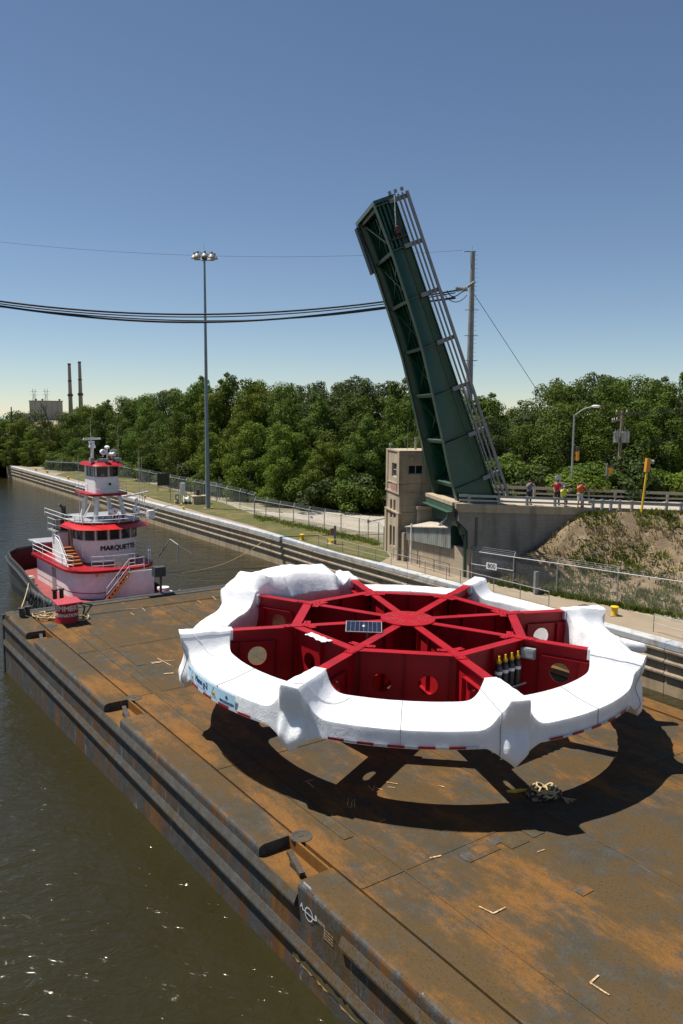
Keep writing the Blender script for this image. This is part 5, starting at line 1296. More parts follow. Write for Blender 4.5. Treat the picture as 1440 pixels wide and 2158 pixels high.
cable('overhead cable looping just above the lowest heavy one', [(-60, 640), (180, 664), (430, 676), (800, 652), (958, 626)], 60.3, D_P - 1, .05)
cable('thin high wire crossing above the light mast', [(-60, 503), (560, 541), (975, 527.5)], 66, D_P, .011)
cable('thin guy wire slanting from the power pole down to the right trees', [(990, 606), (1075, 735), (1150, 850)], D_P, D_P + 6, .025)
cable('drooping jumper loop under the pole insulators', [(930, 611), (945, 630), (965, 636), (984, 622)], D_P - 1, D_P - .3, .04, 14)
cable('second jumper loop nearest the power pole', [(942, 612), (955, 625), (970, 618), (986, 613)], D_P - 1.2, D_P - .3, .05, 14)
cable('service wire from the utility pole down to the left', [(1170, 996), (1240, 981), (1300, 955)], 62, 57, .025, 10)
cable('upper utility wire running right from the pole top', [(1308, 871), (1370, 869), (1460, 858)], 57, 64, .02, 10)
cable('second utility wire running right just below the top one', [(1308, 874), (1370, 872), (1460, 864)], 57, 64, .02, 10)
cable('utility wire climbing right from below the transformers', [(1320, 943), (1380, 932), (1460, 906)], 57, 64, .02, 10)

gp_a, gp_b = at(776, 1137, WZ), at(815, 1128, WZ); m = MB(); m.tube(gp_a + UZ * 1.42, gp_b + UZ * 1.42, .05, n=6); m.tube(gp_a + UZ * 1.3, gp_a + UZ * 1.6, .09, n=8); solo('gate_bar', m, M_gal, 'horizontal pipe bar from the fence post to the control tower', 'gate bar')
# ================================================================== TUG
TX, TY = Vector((0.80781, 0.58944, 0)), Vector((-0.58944, 0.80781, 0))
TUG = axes((-9.2016, 43.0921, 0), TX, TY, UZ)
tug = thing('tugboat', 'white and red tugboat with a stacked wheelhouse behind the barge', 'tugboat', TUG)
MW = M_white
# hull outline (half), bow at y=1.5, stern at y=20
hp = [(0.0, 1.2), (2.2, 1.3), (3.6, 1.9), (4.4, 3.1), (4.8, 5.0), (4.9, 8), (4.9, 13), (4.75, 16), (4.2, 18.2), (3.0, 19.6), (1.5, 20.1), (0, 20.2)]
hp = [(x * .72, y) for x, y in hp]; HS = -1.35
outl = [(HS - x, y) for x, y in hp] + [(HS + x, y) for x, y in hp[::-1][1:-1]]
def sheer(y): return 1.05 + .25 * sstep(4, 0, y) + 1.15 * sstep(8, 15, y)
m = MB(); n = len(outl); rows = []
def oring(f, zf): return [Vector((HS + (x - HS) * f, 10 + (y - 10) * f, zf(y) if callable(zf) else zf)) for x, y in outl]
R_ = [oring(.93, -1.5), oring(.975, .0), oring(1.0, .5), oring(1.0, sheer), oring(.972, sheer), oring(.968, .66)]
vs = [p for r_ in R_ for p in r_]
m.add(vs, [(i * n + k, i * n + (k + 1) % n, (i + 1) * n + (k + 1) % n, (i + 1) * n + k) for i in range(5) for k in range(n)])
part('hull', m, pm('black_hull_paint', (.018, .018, .02), (.035, .03, .028), 2, rough=.5, c3=(.06, .04, .03), s3=1.2), tug)
m = MB(); m.add(oring(.966, .70), [list(range(n))]); m.add(oring(.966, .60), [list(range(n))]); part('main_deck', m, M_deckred, tug)
m = MB(); q_ = [p for p in oring(.966, lambda y: sheer(y) - .1)]; q2 = oring(.966, .68); m.add(q_ + q2, [(k, (k + 1) % n, n + (k + 1) % n, n + k) for k in range(n)]); m.fixn = False; part('bulwark_lining', m, pm('shaded_red_lining', (.10, .014, .016), (.06, .01, .012), 3, rough=.6), tug)  # red lining coloured darker to stand in for shade inside the bulwark
m = MB(); m.path(oring(.985, lambda y: sheer(y) + .02), .07, 6, True); part('bulwark_cap', m, M_black, tug)
# fenders along the bow quarter: heavy tyre pads
r5 = random.Random(21)
for i in range(15):
    t = i / 14; y = lerp(2.4, 10.2, t); k = 0
    while k < len(hp) - 2 and hp[k + 1][1] < y: k += 1
    x = lerp(hp[k][0], hp[k + 1][0], (y - hp[k][1]) / (hp[k + 1][1] - hp[k][1])); tx_, ty_ = hp[k + 1][0] - hp[k][0], hp[k + 1][1] - hp[k][1]; L = hypot(tx_, ty_); nx_, ny_ = ty_ / L, -tx_ / L
    for sgn in (-1, 1):
        if sgn > 0 and i > 3: continue
        m = MB(); R = Matrix((Vector((sgn * tx_ / L, ty_ / L, 0)), UZ, Vector((sgn * nx_, ny_, 0)))).transposed()
        pts = [Vector((HS + sgn * (x + nx_ * .2), y + ny_ * .2, .62 + r5.uniform(-.12, .1))) + R @ Vector((cos(q * pi / 6) * .38, sin(q * pi / 6) * .5, .05 * sin(q * 2.1 + i))) for q in range(12)]
        m.path(pts, .19, 7, True); part('tyre_fender', m, M_black, tug, smooth='all')
m = MB(); m.path([Vector((HS - x - .1, y, sheer(y) - .25)) for x, y in hp[2:]], .12, 6); part('rub_rail', m, M_black, tug)
# shape helper: rounded-front house outline
def house(hx, y0, y1, depth, n=18, cx=0.0):
    """front apex at y0, straight sides from y0+depth to y1"""
    pts = []
    for i in range(n + 1):
        a_ = pi * (1 - i / n); c_, s_ = cos(a_), sin(a_)
        pts.append((cx + hx * math.copysign(abs(c_) ** .75, c_), y0 + depth * (1 - s_ ** .9)))
    return pts + [(cx + hx, y1), (cx - hx, y1)]
def extr(poly, z0, z1, f0=1.0, f1=1.0, mat=MW, name='wall', cy=10, parent=None):
    m = MB(); m.prism(poly, lambda x, y: Vector((x * f0, cy + (y - cy) * f0, z0)), lambda x, y: Vector((x * f1, cy + (y - cy) * f1, z1))); return part(name, m, mat, parent or tug, smooth=True)
low = house(2.6, 6.85, 15.2, 2.3, cx=-.6)
extr(low, .69, 2.32, name='deckhouse')
extr(house(2.602, 6.84, 15.2, 2.3, cx=-.6), 1.02, 1.07, name='trim_stripe', mat=M_deckred)
extr(house(2.85, 6.5, 15.6, 2.4, cx=-.6), 2.325, 2.48, name='boat_deck', mat=M_red)
whl = house(1.95, 9.0, 12.2, 1.7)
extr(whl, 2.505, 4.72, name='wheelhouse', cy=11)
extr(house(2.0, 8.9, 11.7, 1.75), 4.725, 5.05, 1.33, 1.0, mat=pm('bright_red_visor', (.52, .012, .014), (.46, .01, .012), 2, rough=.35), name='visor', cy=11.4)
extr(house(2.15, 8.75, 14.4, 1.8), 5.055, 5.12, name='bridge_deck', mat=M_gal, cy=11.4)
def curve_pt(poly, s_):
    L = [0]
    for a_, b_ in zip(poly, poly[1:]): L.append(L[-1] + hypot(b_[0] - a_[0], b_[1] - a_[1]))
    k = 0
    while k < len(L) - 2 and s_ > L[k + 1]: k += 1
    t = (s_ - L[k]) / (L[k + 1] - L[k]); a_, b_ = poly[k], poly[k + 1]; d = Vector((b_[0] - a_[0], b_[1] - a_[1], 0)).normalized()
    return Vector((lerp(a_[0], b_[0], t), lerp(a_[1], b_[1], t), 0)), d
def front_window(poly, s0, s1, z0, z1, parent, nm='window', out=.012, fr=.035):
    m = MB(); N_ = 4; ins = []
    for i in range(N_ + 1):
        p, d = curve_pt(poly, lerp(s0, s1, i / N_)); nn = Vector((d.y, -d.x, 0)); ins.append((p + nn * out, p + nn * (out + .015)))
    f = MB()
    for i in range(N_):
        a0, a1 = ins[i][0], ins[i + 1][0]
        f.add([a0 + UZ * z0, a1 + UZ * z0, a1 + UZ * z1, a0 + UZ * z1], [(0, 1, 2, 3)])
    w = MB(); q_ = [b + UZ * z0 for _, b in ins] + [b + UZ * z1 for _, b in ins[::-1]]; w.path(q_, fr, 4, True)
    fo = part(nm, w, M_gal, parent); f.fixn = False; part('pane', f, M_glass, fo); return fo
wl = whl[:19]; tot = sum(hypot(b[0] - a[0], b[1] - a[1]) for a, b in zip(wl, wl[1:])); 
full = [(-1.95, 12.2)] + wl + [(1.95, 12.2)]; side = hypot(full[0][0] - full[1][0], full[0][1] - full[1][1])
for k in range(9):
    s0 = side - .55 + k * (tot + 1.1) / 9 + .07; front_window(full, s0, s0 + (tot + 1.1) / 9 - .14, 3.96, 4.66, tug)
m = MB(); m.b3(-1.975, -1.94, 11.3, 12.1, 2.55, 4.5); part('door', m, pm('brown_door', (.10, .05, .025), (.07, .04, .02), 4), tug)
# name on the curved front
nm = text_mb('MARQUETTE', .42, .020, xs=1.0); w_ = max(p.x for p in nm.v) * 2
mid = side + tot * .55
V2 = []
for p in nm.v:
    q_, d = curve_pt(full, mid + p.x * 1.0); nn = Vector((d.y, -d.x, 0)); V2.append(q_ + nn * .03 + UZ * (3.42 + p.y))
nm.v = V2; nm.fixn = False; part('lettering', nm, M_ink, tug)
def rails(pts, z, h, nb=2, name='railing', mat=MW, r=.022, every=1):
    m = MB(); B_ = [Vector((p[0], p[1], z)) for p in pts]
    for i, p in enumerate(B_):
        if i % every == 0: m.tube(p, p + UZ * h, r, n=5)
    for k in range(nb): m.path([p + UZ * (h * (k + 1) / nb) for p in B_], r, 5)
    return part(name, m, mat, tug)
bd = house(2.75, 6.6, 15.5, 2.4, 12, cx=-.6)
rails([bd[-1]] + [(-3.35, 13.2), (-3.35, 11.0)] + bd[0:3], 2.5, .85, 3)
rails(bd[4:8], 2.5, .85, 3); rails(bd[9:13] + [(2.15, 12.5), (2.15, 15.5)], 2.5, .85, 3)
tdk = house(2.75, 8.15, 14.5, 2.0, 12); rails([(-2.75, 14.5)] + tdk[:13] + [(2.75, 14.5)], 5.1, .52, 2, 'railing', MW, .02)
m = MB(); m.beam((2.6, 9.8, 5.55), (4.3, 9.2, 5.95), .05, .05); part('boom', m, MW, tug)
# bow stair with chevron risers and the white panel beside it
m = MB(); s0_, s1_ = Vector((-1.75, 6.1, .75)), Vector((-.35, 6.0, 2.35)); m.beam(s0_, s1_, .55, .10, (0, 0, 1)); part('stair_stringer', m, pm('maroon_paint', (.10, .012, .015), None, 3), tug)
m = MB()
for q in range(8):
    a_ = lerp(s0_, s1_, q / 8) + Vector((0, -.30, .0)); b_ = lerp(s0_, s1_, (q + 1) / 8) + Vector((0, -.30, .0)); u = Vector((-.12, 0, .11)); m.add([a_ - u * .8, b_ - u * .8, lerp(a_, b_, .5) + u * .9], [(0, 1, 2)])
m.fixn = False; part('chevron_marking', m, M_yellow, tug)
m = MB(); m.prism([(-1.35, .7), (1.45, .7), (1.45, 2.3), (-.05, 2.3)], lambda x, z: Vector((x, 6.25, z)), lambda x, z: Vector((x, 6.33, z))); part('side_panel', m, MW, tug)
m = MB(); hA = [s0_ + Vector((0, -.3, .0)), s0_ + Vector((0, -.3, .8)), s1_ + Vector((0, -.3, .85)), s1_ + Vector((.95, -.3, .9)), s1_ + Vector((.95, -.3, 0))]; m.path(hA, .022, 5); m.path([lerp(hA[0], hA[1], .5), lerp(s1_ + Vector((0, -.3, 0)), hA[2], .5), lerp(hA[4], hA[3], .5)], .018, 5); m.tube(s1_ + Vector((0, -.3, 0)), hA[2], .02); m.tube(lerp(s0_, s1_, .5) + Vector((0, -.3, 0)), lerp(hA[1], hA[2], .5), .02); part('stair_handrail', m, MW, tug)
# stair from boat deck up to the wheelhouse door
for q in range(6):
    m = MB(); m.b3(-2.95, -2.15, 8.9 + q * .28, 9.2 + q * .28, 2.5 + q * .17, 2.66 + q * .17); part('step', m, M_deckred, tug)
    m = MB(); m.b3(-2.95, -2.15, 8.86 + q * .28, 8.9 + q * .28, 2.60 + q * .17, 2.66 + q * .17); part('step_nosing', m, M_yellow, tug)
m = MB(); m.prism([(8.9, 2.5), (11.4, 2.5), (11.4, 4.1), (10.6, 3.9)], lambda y, z: Vector((-3.0, y, z)), lambda y, z: Vector((-3.06, y, z))); part('stair_screen', m, MW, tug)
rails([(-2.1, 8.9), (-2.1, 10.6)], 3.0, .9, 2); 
m = MB(); m.path([(-3.03, 8.9, 2.9), (-3.03, 10.6, 4.2), (-3.03, 11.6, 4.2), (-3.03, 11.6, 3.6)], .02, 5); part('stair_handrail', m, MW, tug)
# funnel block behind on the left
m = MB(); m.b3(-2.5, -1.55, 12.25, 13.9, 2.5, 4.3); part('funnel_casing', m, MW, tug)
m = MB(); m.b3(-2.4, -1.6, 12.3, 13.8, 4.3, 5.25); part('funnel_top', m, M_dark, tug)
m = MB(); m.b3(-2.75, -1.5, 12.2, 14.0, 4.2, 4.3); part('funnel_band', m, M_gal, tug)
rails([(-2.72, 14.0), (-2.72, 12.25), (-1.6, 12.25)], 4.3, .75, 2, 'railing', MW, .018)
m = MB(); m.path([(-2.0, 13.0, 5.2), (-2.0, 13.0, 5.75), (-2.3, 12.8, 6.0)], .10, 8); m.tube((-1.75, 13.4, 5.2), (-1.75, 13.4, 5.8), .08); part('exhaust_pipe', m, M_dark, tug)
m = MB(); m.path([Vector((-2.56, 12.9 + cos(q * pi / 8) * .3, 3.75 + sin(q * pi / 8) * .3)) for q in range(16)], .06, 6, True); part('life_ring', m, MW, tug, smooth='all')
m = MB(); m.b3(-2.9, -1.2, 15.3, 17.2, 2.3, 3.1); part('deck_locker', m, M_deckred, tug); m = MB(); m.b3(-3.2, -1.0, 15.2, 17.3, 3.1, 3.18); part('locker_top', m, M_gal, tug)
# rope hank on the rail, lamps, vents
m = MB()
for q in range(13):
    x = -.98 + q * .075; p, d = Vector((x, 6.62 + .02 * (q % 2), 0)), 0; m.path([Vector((x, 6.5, 3.36)), Vector((x + .02, 6.42, 3.0)), Vector((x - .01, 6.45, 2.6 + .06 * (q % 3)))], .03, 5)
part('hanging_rope', m, pm('grey_rope', (.5, .5, .44), (.33, .33, .3), 20, rough=.9), tug)
for x_, y_ in ((-1.95, 7.0), (2.2, 7.3), (-2.9, 8.4)):
    m = MB(); m.b3(x_ - .07, x_ + .07, y_ - .25, y_ - .1, 2.1, 2.24); part('deck_lamp', m, M_yellow, tug)
for x_ in (-.75, -.45):
    m = MB(); m.lathe([(.0, 0), (.09, 0), (.09, .1), (0, .1)], (x_, 6.78, 2.0), 10, Matrix.Rotation(pi / 2, 3, 'X')); part('fairlead', m, M_dark, tug)
m = MB(); m.b3(-3.22, -3.17, 10.9, 11.7, .75, 2.1); part('side_door', m, M_gal, tug)
# legs and upper wheelhouse
for (x0, y0) in ((-1.0, 9.6), (.95, 9.6), (-1.0, 12.2), (.95, 12.2)):
    x1, y1 = x0 * .72, 10.9 + (y0 - 10.9) * .8; m = MB(); m.tube((x0, y0, 5.1), (x1, y1, 6.72), .15, .13, 12); part('tower_leg', m, MW, tug, smooth=True)
for x0, y0 in ((.2, 10.4), (-.15, 12.0)):
    m = MB(); m.tube((x0, y0, 5.1), (x0, y0, 6.72), .07, n=10); part('service_pipe', m, MW, tug, smooth=True)
m = MB(); m.tube((-1.75, 9.9, 5.15), (-.9, 9.8, 6.75), .035); m.tube((-1.6, 10.3, 5.15), (-.75, 10.2, 6.75), .035)
for q in range(7): a_ = lerp(Vector((-1.75, 9.9, 5.15)), Vector((-.9, 9.8, 6.75)), (q + .5) / 7); m.beam(a_, a_ + Vector((.15, .4, 0)), .08, .03)
part('ladder', m, MW, tug)
up_h = house(1.32, 9.3, 12.6, .9); extr(up_h, 6.72, 6.85, mat=M_red, name='upper_deck', cy=11)
cabp = house(.80, 9.75, 12.0, .45); extr(cabp, 6.855, 8.62, name='upper_wheelhouse', cy=11)
cl_ = cabp[:19]; tot2 = sum(hypot(b[0] - a[0], b[1] - a[1]) for a, b in zip(cl_, cl_[1:])); full2 = [(-.8, 12.0)] + cl_ + [(.8, 12.0)]; sd2 = hypot(full2[0][0] - full2[1][0], full2[0][1] - full2[1][1])
for s0, s1 in ((sd2 - 1.3, sd2 - .75), (sd2 - .65, sd2 - .12), (sd2 + .1, sd2 + tot2 / 2 - .06), (sd2 + tot2 / 2 + .06, sd2 + tot2 - .1), (sd2 + tot2 + .12, sd2 + tot2 + .65), (sd2 + tot2 + .75, sd2 + tot2 + 1.3)):
    front_window(full2, s0, s1, 7.93, 8.56, tug, fr=.025)
extr(house(.85, 9.65, 12.1, .5), 8.625, 8.84, 1.25, 1.02, mat=M_red, name='visor', cy=11)
m = MB(); m.lathe([(.0, 0), (.06, 0), (.09, .05), (.03, .1), (0, .1)], (.05, 9.735, 7.45), 10, Matrix.Rotation(pi / 2, 3, 'X')); part('emblem', m, M_dark, tug)
rails([(-1.25, 12.5), (-1.25, 11.2), (-1.25, 10.2)], 6.85, .62, 2, 'railing', MW, .016); rails([(1.25, 10.0), (1.25, 11.2), (1.25, 12.5)], 6.85, .62, 2, 'railing', MW, .016); rails([(-1.25, 10.2), (-.85, 9.6), (0, 9.45), (.85, 9.6), (1.25, 10.0)], 6.85, .3, 1, 'railing', MW, .012, 4)
# lights, radars, antennas
def searchlight(x, y, z, r, yaw):
    m = MB(); R = Matrix.Rotation(yaw, 3, 'Z') @ Matrix.Rotation(pi / 2, 3, 'X')
    m.lathe([(.0, -.26), (r * .8, -.24), (r, -.12), (r, .2), (r * 1.06, .22), (r * 1.0, .26)], (x, y, z), 16, R); m.tube((x, y, z - r * 1.9), (x, y, z - r), r * .25); o = part('searchlight', m, MW, tug, smooth=True)
    m = MB(); m.lathe([(.0, .235), (r * .88, .235), (r * .88, .255), (0, .262)], (x, y, z), 16, R); part('lens', m, M_glass, o)
searchlight(-.05, 9.1, 5.78, .22, .25); searchlight(1.45, 9.0, 5.78, .20, -.1); searchlight(-.25, 10.0, 9.5, .17, -.1); searchlight(.35, 10.1, 9.35, .13, .5)
m = MB(); m.tube((-.72, 10.6, 8.84), (-.72, 10.6, 9.75), .09, n=10); m.lathe([(.1, 0), (.2, .04), (.22, .12), (.17, .3), (.0, .34)], (-.72, 10.6, 9.7), 14); m.lathe([(.0, 0), (.18, 0), (.18, .16), (0, .18)], (-.74, 10.6, 10.02), 14); part('radar_pedestal', m, MW, tug, smooth=True)
m = MB(); m.beam((-1.32, 10.45, 10.33), (-.12, 10.75, 10.33), .12, .13); part('radar_bar', m, MW, tug)
m = MB(); m.tube((.18, 10.4, 8.84), (.18, 10.4, 9.7), .05); m.lathe([(.05, 0), (.16, .03), (.17, .12), (.1, .2), (0, .22)], (.18, 10.4, 9.68), 14); part('satellite_dome', m, MW, tug, smooth=True)
m = MB(); m.b3(.3, .75, 10.0, 10.3, 9.45, 9.62); m.tube((.5, 10.2, 8.84), (.5, 10.2, 9.45), .06); m.b3(-1.05, -.8, 10.0, 10.3, 8.85, 9.15); m.b3(.55, .95, 9.9, 10.5, 8.85, 9.08); m.b3(-.45, .1, 9.95, 10.5, 8.85, 9.05); part('roof_equipment', m, M_gal, tug)
m = MB(); m.lathe([(.0, 0), (.12, 0), (.16, .2), (.12, .3), (0, .32)], (1.95, 10.2, 6.1), 14); m.tube((1.95, 10.2, 5.1), (1.95, 10.2, 6.1), .08); part('radar_pedestal', m, MW, tug, smooth=True)
m = MB(); m.beam((1.05, 9.9, 6.55), (2.9, 10.4, 6.75), .1, .1); part('radar_bar', m, MW, tug)
for (x, y, z0, z1, r) in ((-1.98, 9.6, 5.1, 9.3, .022), (-1.84, 9.5, 5.1, 6.9, .03), (1.9, 9.4, 5.1, 9.6, .02), (2.45, 10.3, 5.1, 9.1, .02), (2.55, 10.2, 5.1, 7.9, .025), (.85, 10.2, 8.84, 11.2, .012), (-.72, 10.8, 10.1, 11.6, .01), (-.9, 10.4, 8.84, 9.9, .015)):
    m = MB(); m.tube((x, y, z0), (x, y, z1), r, r * .5, 5); part('antenna', m, MW, tug)
m = MB(); m.b3(2.3, 2.75, 9.0, 9.3, 5.1, 5.65); part('deck_box', m, MW, tug)
for x_ in (.1, .4, .72):
    m = MB(); m.lathe([(.07, 0), (.08, .3), (.05, .42), (0, .44)], (x_, 9.3, 5.12), 10); part('fire_bottle', m, M_red, tug, smooth=True)
# deck fittings
def bitts(x, y, name='bitts'):
    m = MB()
    for dx in (-.2, .2): m.lathe([(.13, 0), (.13, .55), (.19, .57), (.19, .66), (0, .68)], (x + dx, y, .7), 12)
    part(name, m, M_dark, tug, smooth=True)
bitts(-3.9, 8.2); bitts(0.9, 3.4); bitts(1.5, 5.0)
m = MB()
for q in range(5): m.path([Vector((0.9 + .2 * cos(k * pi / 5) * 1.0, 3.4 + .22 * sin(k * pi / 5), .9 + q * .07)) for k in range(10)], .045, 5, True)
part('rope_wrap', m, M_rope, tug)
m = MB(); m.lathe([(.0, 0), (.34, 0), (.34, .1), (.24, .2), (.24, .6), (.36, .7), (.36, .82), (0, .86)], (1.25, 4.4, .7), 16); part('capstan', m, MW, tug, smooth=True)
m = MB(); m.sphere((1.7, 4.4, 1.0), .26, 10, 6); m.sphere((.5, 4.1, .9), .24, 10, 6, (1.3, 1, .8)); part('white_buoy', m, MW, tug, smooth='all')
m = MB(); m.lathe([(.0, 0), (.2, 0), (.2, .4), (.26, .42), (.22, .6), (0, .64)], (-4.15, 13.4, .7), 12)
for q in range(4): m.path([Vector((-4.15 + .26 * cos(k * pi / 5), 13.4 + .26 * sin(k * pi / 5), .85 + q * .11)) for k in range(10)], .06, 5, True)
m.path([Vector((-4.2, 13.1, 1.2)), Vector((-4.5, 12.9, .9)), Vector((-4.75, 12.7, 1.2))], .04, 5); part('roped_bitt', m, pm('white_rope', (.62, .58, .48), (.4, .36, .28), 20, rough=.9), tug)
m = MB(); m.sphere((-1.2, 18.0, 2.0), .5, 10, 6, (1.2, .9, .8)); m.b3(-2.2, -.3, 17.5, 18.6, .7, 1.6); part('stern_winch', m, M_dark, tug)
m = MB(); m.b3(-2.0, -1.0, 18.3, 18.9, 1.8, 2.5); part('stern_locker', m, MW, tug)
m = MB(); m.path([(3.3, 6.8, 2.5), (3.35, 6.8, 3.6), (3.1, 7.4, 3.9), (3.0, 9.0, 2.6)], .04, 6); m.path([(3.2, 7, 3.7), (4.1, 6.4, 3.0)], .03, 5); part('davit', m, M_gal, tug)
# mooring lines to the barge
pA = BM @ (drum_p + Vector((.5, .3, .75))); pB = TUG @ Vector((-.6, 4.2, 1.15)); m = MB(); pts = [lerp(pA, pB, i / 14) - UZ * (.32 * sin(pi * i / 14)) for i in range(15)]; m.path(pts, .035, 5); solo('mooring_wire', m, M_wire, 'dark slack wire from the red drum to the tug bow', 'wire', smooth='all')
m = MB(); pts = [lerp(pA, TUG @ Vector((-2.6, 3.4, 1.2)), i / 10) - UZ * (.25 * sin(pi * i / 10)) for i in range(11)]; m.path(pts, .04, 5); solo('mooring_line', m, M_rope, 'tan mooring line from the red drum to the tug fenders', 'rope', smooth='all')
pA = TUG @ Vector((-4.3, 13.0, 1.15)); pB = BM @ (bt + Vector((-.15, 0, .4))); m = MB(); m.path([lerp(pA, pB, i / 8) - UZ * .12 * sin(pi * i / 8) for i in range(9)], .03, 5); solo('mooring_line', m, M_rope, 'pale line from the tug quarter to the corner bitts', 'rope', smooth='all')
m = MB(); pA = TUG @ Vector((3.2, 6.0, 1.9)); pB = qpos(sof(560, 1122), .05, 1.6); m.path([lerp(pA, pB, i / 12) - UZ * (.55 * sin(pi * i / 12)) for i in range(13)], .02, 4); solo('mooring_line', m, M_rope, 'thin pale line from the tug across to the canal wall', 'rope', smooth='all')

# ================================================================== PEOPLE
def skin(name, J, Ed, R, mat, parent=None, fr=None, lvl=1):
    me = bpy.data.meshes.new(name); me.from_pydata([tuple(j) for j in J], Ed, []); me.materials.append(mat)
    o = bpy.data.objects.new(name, me); link(o, parent, fr)
    bm = bmesh.new(); bm.from_mesh(me); sl2 = bm.verts.layers.skin.verify(); bm.verts.ensure_lookup_table()
    for i, v in enumerate(bm.verts):
        r = R[i]; v[sl2].radius = (r, r) if not isinstance(r, tuple) else r; v[sl2].use_root = (i == 0)
    bm.to_mesh(me); bm.free()
    md = o.modifiers.new('skin', 'SKIN'); md.use_smooth_shade = True; ss = o.modifiers.new('sub', 'SUBSURF'); ss.levels = lvl; ss.render_levels = lvl
    return o
M_skin = pm('skin_tone', (.42, .24, .16), (.38, .21, .14), 6, rough=.55)
M_hair = pm('dark_hair', (.03, .02, .015), None, 20)
def person(label, px, py, w, hgt, yaw, pose, shirt, pants, hair=M_hair, vest=None, shorts=False):
    e_ = el(px, py, w); F = BRM @ Matrix.Translation(Vector((e_.x, w, rzz(e_.x)))) @ Matrix.Rotation(yaw, 4, 'Z') @ Matrix.Scale(hgt / 1.75, 4)
    # joints in metres; the figure faces -Y (towards the canal)
    if pose == 'sit':
        hipz = .62; legs = {'kL': (-.12, -.40, .60), 'aL': (-.13, -.46, .10), 'tL': (-.13, -.62, .04), 'kR': (.10, -.32, .34), 'aR': (.12, -.18, .08), 'tR': (.12, -.34, .03)}
    else:
        hipz = .92; legs = {'kL': (-.11, -.03, .50), 'aL': (-.12, .02, .09), 'tL': (-.13, -.15, .03), 'kR': (.11, -.02, .50), 'aR': (.13, .03, .09), 'tR': (.14, -.14, .03)}
    lean = -.06 if pose == 'sit' else -.02
    dz = hipz - .92
    J = {'pel': (0, 0, hipz), 'wst': (0, lean * .4, 1.10 + dz), 'cst': (0, lean, 1.32 + dz), 'nck': (0, lean * 1.1, 1.50 + dz), 'hd': (0, lean - .04, 1.60 + dz), 'crn': (0, lean - .03, 1.72 + dz),
         'sL': (-.19, lean, 1.43 + dz), 'sR': (.19, lean, 1.43 + dz), 'hL': (-.10, 0, hipz - .04), 'hR': (.10, 0, hipz - .04)}
    J.update(legs)
    hz = 1.58 + dz
    if pose in ('photo', 'photoside', 'sit'):
        J.update({'eL': (-.34, lean - .20, 1.30 + dz), 'wL': (-.12, lean - .30, hz - .04), 'gL': (-.06, lean - .30, hz + .02), 'eR': (.34, lean - .20, 1.30 + dz), 'wR': (.12, lean - .30, hz - .04), 'gR': (.06, lean - .30, hz + .02)})
    else:
        J.update({'eL': (-.25, lean + .03, 1.18 + dz), 'wL': (-.22, lean - .12, .96 + dz), 'gL': (-.2, lean - .16, .88 + dz), 'eR': (.25, lean + .03, 1.18 + dz), 'wR': (.22, lean - .12, .96 + dz), 'gR': (.2, lean - .16, .88 + dz)})
    ks = list(J); ix = {k: i for i, k in enumerate(ks)}
    Ed = [(ix[a], ix[b]) for a, b in (('pel', 'wst'), ('wst', 'cst'), ('cst', 'nck'), ('nck', 'hd'), ('hd', 'crn'), ('cst', 'sL'), ('sL', 'eL'), ('eL', 'wL'), ('wL', 'gL'), ('cst', 'sR'), ('sR', 'eR'), ('eR', 'wR'), ('wR', 'gR'), ('pel', 'hL'), ('hL', 'kL'), ('kL', 'aL'), ('aL', 'tL'), ('pel', 'hR'), ('hR', 'kR'), ('kR', 'aR'), ('aR', 'tR'))]
    RR = {'pel': .13, 'wst': .12, 'cst': .14, 'nck': .06, 'hd': .09, 'crn': .075, 'sL': .065, 'sR': .065, 'eL': .042, 'eR': .042, 'wL': .032, 'wR': .032, 'gL': .036, 'gR': .036, 'hL': .10, 'hR': .10, 'kL': .065, 'kR': .065, 'aL': .042, 'aR': .042, 'tL': .035, 'tR': .035}
    o = skin('person', [J[k] for k in ks], Ed, [RR[k] for k in ks], M_skin, None, F); props(o, label, 'person')
    def sub(nm, keys, ed, rad, mat, cut=None):
        JJ = [J[k] if isinstance(k, str) else k for k in keys]; return skin(nm, JJ, ed, rad, mat, o)
    mid = lambda a, b, t: tuple(lerp(Vector(J[a]), Vector(J[b]), t))
    sub('shirt', ['pel', 'wst', 'cst', mid('cst', 'nck', .6), 'sL', mid('sL', 'eL', .75), 'sR', mid('sR', 'eR', .75)], [(0, 1), (1, 2), (2, 3), (2, 4), (4, 5), (2, 6), (6, 7)], [.16, .15, .165, .075, .085, .068, .085, .068], shirt)
    lk = .95 if not shorts else .92
    sub('trousers', [(0, 0, hipz + .04), 'hL', mid('hL', 'kL', 1.0), mid('kL', 'aL', .25 if shorts else .9), 'hR', mid('hR', 'kR', 1.0), mid('kR', 'aR', .25 if shorts else .9)], [(0, 1), (1, 2), (2, 3), (0, 4), (4, 5), (5, 6)], [.145, .115, .085, .08 if shorts else .06, .115, .085, .08 if shorts else .06], pants)
    m = MB(); m.sphere((0, lean - .02, 1.67 + dz), .115, 12, 7, (.9, 1.0, .85)); part('hair', m, hair, o, smooth='all')
    m = MB(); m.sphere((-.035, lean - .125, 1.625 + dz), .012, 6, 4); m.sphere((.035, lean - .125, 1.625 + dz), .012, 6, 4); part('eyes', m, M_ink, o)
    m = MB(); m.sphere((0, lean - .14, 1.60 + dz), .02, 6, 4, (.7, 1, 1.2)); part('nose', m, M_skin, o, smooth='all')
    if pose in ('photo', 'photoside', 'sit'):
        m = MB(); m.b3(-.07, .07, lean - .33, lean - .24, hz - .03, hz + .07); m.tube((0, lean - .33, hz + .02), (0, lean - .46, hz + .02), .04); part('camera', m, M_ink, o)
    m = MB()
